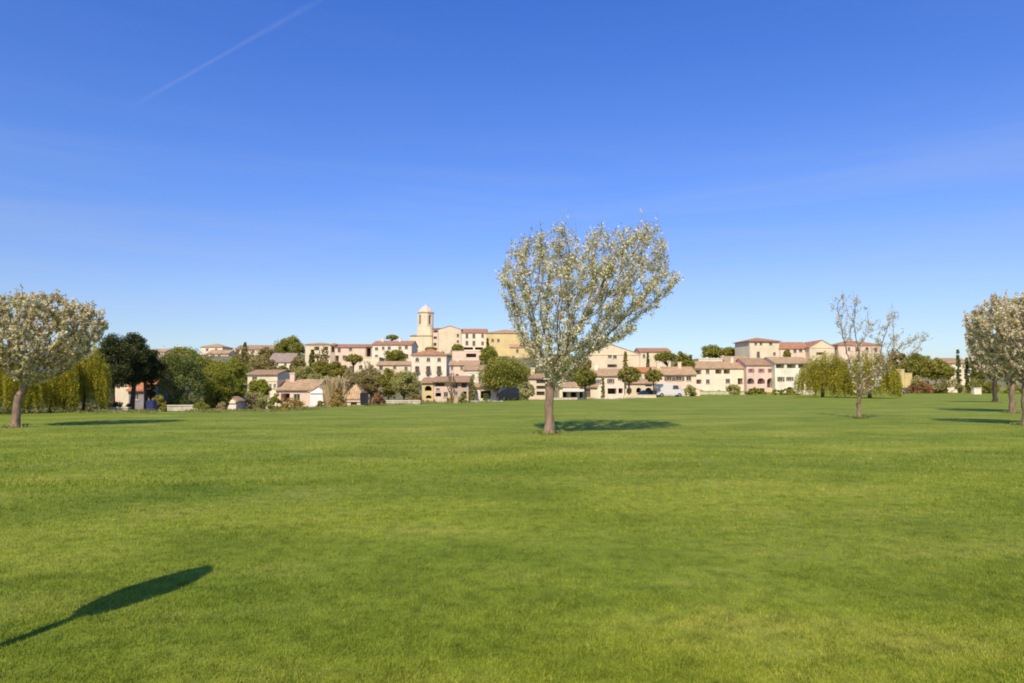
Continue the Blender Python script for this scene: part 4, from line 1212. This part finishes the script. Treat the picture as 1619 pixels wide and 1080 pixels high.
# right-hand terrace
TG = 'terraced houses at the right'
building('cream terraced house with two rows of dark balconies', 1094, 1178, 582, 158, 10, 'gx', 571, 'white', 'tan_roof',
         [(1098, 585, 1108, 592, 'l'), (1115, 584, 1121, 591, 'w'), (1130, 584, 1140, 591, 'l'), (1143, 584, 1153, 591, 'l'), (1099, 600, 1108, 607, 'l'), (1115, 600, 1121, 607, 'w'),
          (1146, 599, 1153, 606, 'w'), (1165, 598, 1173, 608, 'l'), (1116, 618, 1122, 623, 'wa'), (1132, 617, 1138, 623, 'wa')], group=TG, chim=(1165,))
building('pale penthouse block set back on the cream terraced house roof', 1104, 1142, 568, 172, 6, 'flat', None, 'pale', 'tan_roof', (), group=TG)
building('tan-roofed house rising behind the cream terraced house', 1146, 1186, 571, 176, 8, 'gx', 563, 'peach', 'tan_roof', (), group=TG)
building('pink terraced house with red shutters and arched loggias', 1179, 1223, 577, 156, 10, 'gx', 566, 'pink', 'brown_roof',
         [(1184, 583, 1189, 589, 'v'), (1200, 583, 1205, 589, 'v'), (1215, 583, 1220, 589, 'v'), (1180, 598, 1191, 607, 'aa'), (1196, 598, 1208, 607, 'aa'), (1211, 598, 1222, 613, 'aa'), (1199, 614, 1207, 620, 'g')], group=TG)
building('pale green terraced house with three top loggias', 1224, 1282, 574, 154, 10, 'gx', 564, 'green', 'tan_roof',
         [(1225.5, 575.5, 1239, 582, 'l'), (1243, 575.5, 1257, 582, 'l'), (1261, 575.5, 1276, 582, 'l'), (1230, 596, 1236, 603, 's'), (1244, 596, 1250, 602, 's'), (1266, 596, 1272, 602, 's'), (1241, 612, 1253, 620, 'ga')], group=TG)
r, C, yw = building('square tower house with low red pyramid roof on the skyline', 1185, 1232, 540, 214, 10, 'hip', 533, 'pale', 'red_roof',
                    [(1193, 541.5, 1197, 546, 'w'), (1201, 541.5, 1205, 546, 'w'), (1216, 541.5, 1221, 546, 'w'), (1196, 556, 1201, 566, 'w'), (1222, 557, 1226, 562, 'w')], name='tower_house', cat='house', over=.6, yaw=8)
building('red-roofed long house joined to the tower house', 1233, 1279, 551, 214, 10, 'gx', 540, 'peach', 'red_roof', [(1241, 555, 1248, 568, 'ga'), (1254, 553, 1259, 558, 'w'), (1263, 552, 1268, 557, 'w')], group=HG)
building('yellowish house with broad gable on the right skyline', 1279.6, 1319, 549, 211, 12, 'gy', 538, 'cream', 'red_roof', [(1290, 557, 1302, 561, 'l')], group=HG)
building('red-roofed house on the skyline behind the nearly bare tree', 1325, 1393, 546, 210, 10, 'hip', 538, 'peach', 'red_roof', [(1340, 549, 1344, 555, 'w'), (1352, 549, 1358, 556, 'w'), (1368, 549, 1373, 554, 'w'), (1382, 550, 1386, 555, 'w')], group=HG)
building('small white cottage with cypress in front on the far right slope', 1493, 1531, 574, 198, 8, 'gx', 566, 'white', 'brown_roof', [(1504, 583, 1508, 589, 'w'), (1520, 577, 1523, 582, 'w')], name='cottage', cat='cottage')
r, C, yw = building('tiny flat-roofed cream shed right of the willows', 1414, 1428, 585, 190, 5, 'flat', None, 'yellow', 'tan_roof', (), name='shed', cat='shed')
volume(r, C, yw, 1428.5, 1440, 591, 190, 3, 'flat', None, 'yellow', 'tan_roof', ())

# ---------------------------------------------------------------- cars, walls and small things
PAINT_W = plain('white_car_paint', (.60, .55, .50), .3, .6, nscale=.5, var=.03)
PAINT_D = plain('black_car_paint', (.015, .016, .02), .25, .6, nscale=.5, var=.1)
PAINT_G = plain('grey_blue_car_paint', (.17, .20, .25), .3, .6, nscale=.5, var=.05)
RUB = plain('tyre_rubber', (.02, .02, .02), .8, .2)
ALU = plain('wheel_metal', (.5, .5, .5), .35, .6, 1.0)
LAMP = plain('headlight_glass', (.6, .6, .58), .15, .6)

def vehicle(name, label, cat, px, D, rz, L, W, H, paint, van=False, red=False):
    x = X(px, D); z = g(x, D)
    r = thing(name, label, cat, (x, D, z), rz)
    if van: prof = [(-.5, .14), (-.5, .62), (-.49, .95), (-.47, 1.0), (.20, 1.0), (.26, .97), (.40, .60), (.48, .50), (.5, .40), (.5, .14)]
    else: prof = [(-.5, .22), (-.5, .55), (-.47, .66), (-.38, .70), (-.28, .95), (-.22, 1.0), (.08, 1.0), (.14, .96), (.27, .68), (.44, .60), (.49, .50), (.5, .22)]
    bm = bmesh.new()
    def sl(z_): return 1.0 if z_ < .66 else 1 - (z_ - .66) * .42
    rows = []
    for s in (-1, 1):
        rows.append([bm.verts.new((px_ * L, s * W / 2 * sl(pz), pz * H)) for px_, pz in prof])
    n = len(prof)
    for i in range(n): bm.faces.new([rows[0][i], rows[0][(i + 1) % n], rows[1][(i + 1) % n], rows[1][i]])
    bm.faces.new(rows[0]); bm.faces.new(rows[1][::-1])
    bmesh.ops.recalc_face_normals(bm, faces=bm.faces)
    bmesh.ops.bevel(bm, geom=[e for e in bm.edges if e.is_boundary is False and e.calc_face_angle(0) > .35], offset=.05, segments=2, affect='EDGES')
    bm_obj('body', bm, paint, r, False)
    zt, zbm = (.93, .66) if not van else (.9, .62)
    segs = [(-.24, -.08), (-.05, .11)] if not van else [(.10, .28)]
    for s in (-1, 1):
        for a, b in segs:
            wb = bmesh.new()
            y0 = s * (W / 2 * sl(zbm) + .008); y1 = s * (W / 2 * sl(zt) + .008)
            quad(wb, (a * L - .1, y0, zbm * H), (b * L + .12, y0, zbm * H), (b * L - .05, y1, zt * H), (a * L, y1, zt * H))
            bm_obj('window', wb, M['glass'], r)
    wb = bmesh.new()
    (a, b) = ((.155, .93), (.262, .70)) if not van else ((.275, .93), (.39, .64))
    quad(wb, (b[0] * L + .02, -W * .42, b[1] * H + .02), (b[0] * L + .02, W * .42, b[1] * H + .02), (a[0] * L + .02, W * .38, a[1] * H + .02), (a[0] * L + .02, -W * .38, a[1] * H + .02))
    bm_obj('windscreen', wb, M['glass'], r)
    R_ = .32
    for sx in (-.32, .32):
        for s in (-1, 1):
            tb = bmesh.new()
            bmesh.ops.create_cone(tb, cap_ends=True, segments=24, radius1=R_, radius2=R_, depth=.22, matrix=Matrix.Translation((sx * L, s * (W / 2 - .08), R_)) @ Matrix.Rotation(math.pi / 2, 4, 'X'))
            w = bm_obj('wheel', tb, RUB, r)
            tb = bmesh.new()
            bmesh.ops.create_cone(tb, cap_ends=True, segments=16, radius1=R_ * .6, radius2=R_ * .5, depth=.03, matrix=Matrix.Translation((sx * L, s * (W / 2 + .045), R_)) @ Matrix.Rotation(-s * math.pi / 2, 4, 'X'))
            bm_obj('rim', tb, ALU, w)
    for s in (-1, 1):
        hb = bmesh.new(); box(hb, L * .5 - .03, L * .5 + .02, s * W * .36 - .15, s * W * .36 + .15, H * (.40 if van else .47), H * (.47 if van else .55))
        bm_obj('headlight', hb, LAMP, r)
    return r
vehicle('parked_van', 'white parked van in front of the peach house at the lawn edge', 'van', 1057, 112, 0, 4.5, 1.9, 2.1, PAINT_W, van=True)
vehicle('parked_van', 'black parked van in the shade under the broad olive-green tree', 'van', 803, 80, 1.95, 3.2, 1.7, 1.55, PAINT_D, van=True)
vehicle('parked_car', 'grey-blue parked car right of the willows', 'car', 1420, 172, math.pi, 4.2, 1.75, 1.5, PAINT_G)
vehicle('parked_car', 'dark car among the clipped ball trees', 'car', 1026, 113, .3, 3.8, 1.7, 1.45, PAINT_D)

def low_wall(label, x0, x1, D, h, m='stone', name='low_wall', cat='wall', lift=0.0, D2=None):
    xa, xb = X(x0, D), X(x1, D2 or D); ya, yb = D, D2 or D
    r = thing(name, label, cat, ((xa + xb) / 2, (ya + yb) / 2, g((xa + xb) / 2, (ya + yb) / 2)), math.atan2(yb - ya, xb - xa))
    L = math.hypot(xb - xa, yb - ya)
    bm = bmesh.new(); n = max(2, int(L / 1.2))
    rng = random.Random(int(x0))
    for i in range(n):
        a, b = -L / 2 + L * i / n, -L / 2 + L * (i + 1) / n
        box(bm, a + .003, b - .003, -.15 + rng.uniform(-.01, .01), .15, -1.2, h + rng.uniform(-.02, .02) + lift)
    bm_obj('masonry', bm, M[m], r)
    cb = bmesh.new(); box(cb, -L / 2 - .03, L / 2 + .03, -.2, .2, h + lift + .025, h + lift + .09)
    bm_obj('coping', cb, M['white' if m != 'white' else 'stone'], r)
    return r
low_wall('pale low garden wall under the dark oak at the lawn edge', 268, 328, 52, .55, 'stone', D2=53)
low_wall('pale stone kerb wall right of the left willows', 178, 208, 47, .22)
building('small cream outbuilding between the bright green tree and the villa', 363, 376, 634, 74, 3, 'gy', 629, 'white', 'tan_roof', [(372, 638, 375, 646, 'd')], name='outbuilding', cat='outbuilding', over=.2)
low_wall('pale low wall at the foot of the sage-coloured tree', 612, 666, 64, .32)
low_wall('pale terrace wall right of the central trunk', 872, 912, 88, .35, 'white')
low_wall('broken pale kerb before the white house openings', 940, 1000, 95, .3)
low_wall('pale kerb wall under the clipped ball trees', 985, 1036, 98, .35, 'cream')
low_wall('peach retaining wall at the foot of the peach house', 1078, 1105, 124, 1.2, 'peach')
low_wall('white garden wall in front of the pale green house', 1264, 1284, 150, 1.0, 'white')
low_wall('pale retaining wall before the cream terraced house', 1088, 1180, 148, .5)
low_wall('grey-green roadside wall left of the central trunk', 745, 850, 84, .18, 'stone')

# blue bin
def bin_(label, px, D, w, h, m, name='wheeled_bin'):
    x = X(px, D); r = thing(name, label, 'bin', (x, D, g(x, D)))
    b = bmesh.new()
    lo = [b.verts.new(p) for p in ((-w * .42, -w * .4, .06), (w * .42, -w * .4, .06), (w * .42, w * .4, .06), (-w * .42, w * .4, .06))]
    hi = [b.verts.new(p) for p in ((-w * .5, -w * .5, h * .88), (w * .5, -w * .5, h * .88), (w * .5, w * .5, h * .88), (-w * .5, w * .5, h * .88))]
    b.faces.new(lo[::-1])
    for i in range(4): b.faces.new([lo[i], lo[(i + 1) % 4], hi[(i + 1) % 4], hi[i]])
    b.faces.new(hi)
    bm_obj('body', b, m, r)
    b = bmesh.new(); box(b, -w * .54, w * .54, -w * .54, w * .54, h * .885, h * .94); box(b, -w * .4, w * .4, -w * .4, w * .4, h * .943, h)
    bm_obj('lid', b, m, r)
    for s in (-1, 1):
        b = bmesh.new()
        bmesh.ops.create_cone(b, cap_ends=True, segments=14, radius1=.1, radius2=.1, depth=.06, matrix=Matrix.Translation((s * w * .46, w * .35, .1)) @ Matrix.Rotation(math.pi / 2, 4, 'Y'))
        bm_obj('wheel', b, RUB, r)
    return r
bin_('dark blue bin standing right of the cream cottage', 243, 47, .5, .75, plain('blue_plastic', (.03, .035, .12), .5))
bin_('black rounded bin beside the tan-roofed hut', 577, 60, .62, 1.15, plain('black_plastic', (.012, .012, .014), .5))
x = X(1540, 150); r = thing('service_cabinet', 'small white cabinet on the grass left of the far blossoming tree', 'cabinet', (x, 150, g(x, 150)))
b = bmesh.new(); box(b, -.8, .8, -.5, .5, -.3, 1.35); bm_obj('body', b, M['white'], r)
b = bmesh.new(); box(b, -.9, .9, -.6, .6, 1.353, 1.45); bm_obj('lid', b, M['white_rail'], r)
b = bmesh.new(); box(b, -.01, .01, -.51, -.503, 0, 1.3); bm_obj('door_seam', b, M['grey'], r)

# pale path between lawn and cottages
def path(x0, x1, D0, D1, w):
    V = []; Fc = []; n = 40
    for i in range(n + 1):
        t = i / n; px = x0 + (x1 - x0) * t; D = D0 + (D1 - D0) * t
        for k in (0, 1):
            y = D + k * w; x = X(px, D) * (y / D); V.append((x, y, g(x, y) + .05))
    for i in range(n): Fc.append((2 * i, 2 * i + 2, 2 * i + 3, 2 * i + 1))
    return V, Fc
V, Fc = path(130, 345, 46.5, 49.5, 2.2)
o = mesh_obj('path', V, Fc, M['paving']); o['kind'] = 'structure'; o['label'] = 'pale path along the left lawn edge'
V, Fc = path(740, 1010, 77, 92, 1.6)
o = mesh_obj('path', V, Fc, M['paving']); o['kind'] = 'structure'; o['label'] = 'pale path behind the central tree'

# closed parasol standing just outside the frame; its shadow crosses the lawn
def parasol():
    tipx, tipy = X(340, 6.22), 6.22
    H = 2.5; L = H / math.tan(R(SUN_EL))
    x = tipx - L * math.sin(SUN_AZ); y = tipy - L * math.cos(SUN_AZ)
    r = thing('closed_parasol', 'closed garden parasol on a pole whose long shadow falls on the near lawn', 'parasol', (x, y, g(x, y)))
    tubes('pole', [([(0, 0, .0), (0, 0, 2.42)], [.048, .042])], M['white_rail'], r, 12)
    V = []; Fc = []; n = 32
    prof = [(1.33, .05), (1.34, .10), (1.46, .14), (1.70, .185), (1.88, .205), (2.06, .185), (2.24, .145), (2.38, .105), (2.46, .07), (2.52, .02)]
    for z, rr in prof:
        for k in range(n):
            a = 2 * math.pi * k / n
            f = 1 + .16 * math.cos(8 * a) * (1 if rr > .04 else 0)
            V.append((rr * f * math.cos(a), rr * f * math.sin(a), z))
    for i in range(len(prof) - 1):
        for k in range(n): Fc.append((i * n + k, i * n + (k + 1) % n, (i + 1) * n + (k + 1) % n, (i + 1) * n + k))
    mesh_obj('canopy', V, Fc, M['canvas'], r, True)
    b = bmesh.new(); bmesh.ops.create_cone(b, cap_ends=True, segments=28, radius1=.28, radius2=.24, depth=.09, matrix=Matrix.Translation((0, 0, .045)))
    bm_obj('base', b, M['grey'], r)
    b = bmesh.new(); bmesh.ops.create_uvsphere(b, u_segments=12, v_segments=8, radius=.028, matrix=Matrix.Translation((0, 0, 2.49))); bm_obj('finial', b, M['white_rail'], r)
SUN_EL = 42.5
SUN_AZ = math.atan(.25)
parasol()

# thin vapour trail high in the sky
def contrail():
    m, nt, out = newmat('vapour')
    e = N(nt, 'ShaderNodeBsdfTranslucent'); e.inputs[0].default_value = (.95, .95, .97, 1)
    d = N(nt, 'ShaderNodeBsdfDiffuse'); d.inputs[0].default_value = (.95, .95, .97, 1)
    ad = N(nt, 'ShaderNodeMixShader'); nt.links.new(e.outputs[0], ad.inputs[1]); nt.links.new(d.outputs[0], ad.inputs[2])
    t = N(nt, 'ShaderNodeBsdfTransparent')
    uv = N(nt, 'ShaderNodeUVMap')
    sep = N(nt, 'ShaderNodeSeparateXYZ'); nt.links.new(uv.outputs[0], sep.inputs[0])
    def ma(op, a, b=None):
        n_ = N(nt, 'ShaderNodeMath', operation=op)
        for i, v in enumerate((a, b)):
            if v is None: continue
            if isinstance(v, (int, float)): n_.inputs[i].default_value = v
            else: nt.links.new(v, n_.inputs[i])
        return n_.outputs[0]
    v = ma('MULTIPLY', sep.outputs[1], math.pi); v = ma('SINE', v); v = ma('POWER', v, 2.0)
    u = ma('MULTIPLY', sep.outputs[0], math.pi); u = ma('SINE', u); u = ma('POWER', u, .6)
    nz = noise_n(nt, mapping(nt, uv.outputs[0], (26, 2, 1)), 1.0, 4, .6)
    nz = ma('MULTIPLY', nz, .19)
    f = ma('MULTIPLY', ma('MULTIPLY', v, u), nz)
    ms = N(nt, 'ShaderNodeMixShader'); nt.links.new(f, ms.inputs[0]); nt.links.new(t.outputs[0], ms.inputs[1]); nt.links.new(ad.outputs[0], ms.inputs[2])
    nt.links.new(ms.outputs[0], out.inputs[0])
    Hh = 6000.0
    def sky(px, py):
        d_ = (Hh - CAMZ) / elev(py); return Vector((X(px, d_), d_, Hh))
    A, B = sky(190, 171), sky(520, -14)
    ax = (B - A); side = Vector((-ax.y, ax.x, 0)).normalized()
    n_ = 40; V = []; Fc = []; UV = []
    for i in range(n_ + 1):
        t_ = i / n_; p = A + ax * t_
        w = 85 + 20 * math.sin(t_ * 9)
        for k in (-1, 1): V.append(tuple(p + side * w * k)); UV.append((t_, (k + 1) / 2))
    for i in range(n_): Fc.append((2 * i, 2 * i + 1, 2 * i + 3, 2 * i + 2))
    o = mesh_obj('vapour_trail', V, Fc, m)
    ul = o.data.uv_layers.new(name='UVMap')
    for l in o.data.loops: ul.data[l.index].uv = UV[l.vertex_index]
    o.visible_shadow = True
    tag(o, 'faint thin white aircraft vapour trail in the upper left sky', 'vapour trail')
contrail()

# ---------------------------------------------------------------- light, sky, camera
w = bpy.data.worlds.new('World'); scene.world = w; w.use_nodes = True
nt = w.node_tree
for n_ in list(nt.nodes): nt.nodes.remove(n_)
out = N(nt, 'ShaderNodeOutputWorld'); bg = N(nt, 'ShaderNodeBackground')
sky = N(nt, 'ShaderNodeTexSky', sky_type='NISHITA')
sky.sun_disc = False; sky.sun_elevation = R(SUN_EL); sky.sun_rotation = math.pi + SUN_AZ
sky.air_density = 1.0; sky.dust_density = .5; sky.ozone_density = 2.0; sky.altitude = 100
SKY_STRENGTH = .12
col = sky.outputs[0]
hs = N(nt, 'ShaderNodeHueSaturation'); hs.inputs['Saturation'].default_value = 1.1; hs.inputs['Value'].default_value = 1.0; hs.inputs['Hue'].default_value = .515
nt.links.new(col, hs.inputs['Color']); col = hs.outputs[0]
# white balance of the sky: deeper blue with height
tc = N(nt, 'ShaderNodeTexCoord')
sz = N(nt, 'ShaderNodeSeparateXYZ'); nt.links.new(tc.outputs['Generated'], sz.inputs[0])
wbk = ramp(nt, sz.outputs[2], [(0.0, (.40, .42, .50)), (.14, (.47, .51, .62)), (.28, (.40, .54, .76)), (.55, (.27, .53, .88))])
wb2 = mixc(nt, 1.0, wbk, (2.0, 2.0, 2.0), 'MULTIPLY')
col = mixc(nt, 1.0, col, wb2, 'MULTIPLY')
# thin cirrus veil low in the sky
mp = mapping(nt, tc.outputs['Generated'], (2.0, 2.0, 22), (0, .04, 0))
cz = noise_n(nt, mp, 1.1, 5, .55, .5)
band = ramp(nt, sz.outputs[2], [(.05, (0, 0, 0)), (.16, (1, 1, 1)), (.26, (1, 1, 1)), (.36, (.1, .1, .1))])
cf = mixc(nt, 1.0, band, ramp(nt, cz, [(.42, (0, 0, 0)), (.75, (.20, .20, .20))]), 'MULTIPLY')
col = mixc(nt, cf, col, (4.2, 4.8, 6.0))
nt.links.new(col, bg.inputs[0]); bg.inputs[1].default_value = SKY_STRENGTH
nt.links.new(bg.outputs[0], out.inputs[0])

sd = bpy.data.lights.new('sun', 'SUN'); sd.energy = 5.0; sd.angle = R(.53); sd.color = (1.0, .88, .69)
so = bpy.data.objects.new('sun', sd); COL.objects.link(so)
dirv = Vector((math.sin(SUN_AZ) * math.cos(R(SUN_EL)), math.cos(SUN_AZ) * math.cos(R(SUN_EL)), -math.sin(R(SUN_EL))))
so.rotation_euler = dirv.to_track_quat('-Z', 'Y').to_euler()
so.location = (-20, -60, 60)

cd = bpy.data.cameras.new('camera'); co = bpy.data.objects.new('camera', cd); COL.objects.link(co)
cd.sensor_width = 36; cd.lens = F / 1619 * 36
cd.clip_start = .05; cd.clip_end = 60000
co.location = (0, 0, CAMZ); co.rotation_euler = (math.pi / 2 + PITCH, 0, 0)
scene.camera = co
scene.render.engine = 'CYCLES'
scene.render.resolution_x = 1024; scene.render.resolution_y = 683
scene.view_settings.view_transform = 'Standard'; scene.view_settings.look = 'None'
scene.view_settings.exposure = 0; scene.view_settings.gamma = 1
scene.cycles.filter_width = 1.9
scene.cycles.transparent_max_bounces = 16
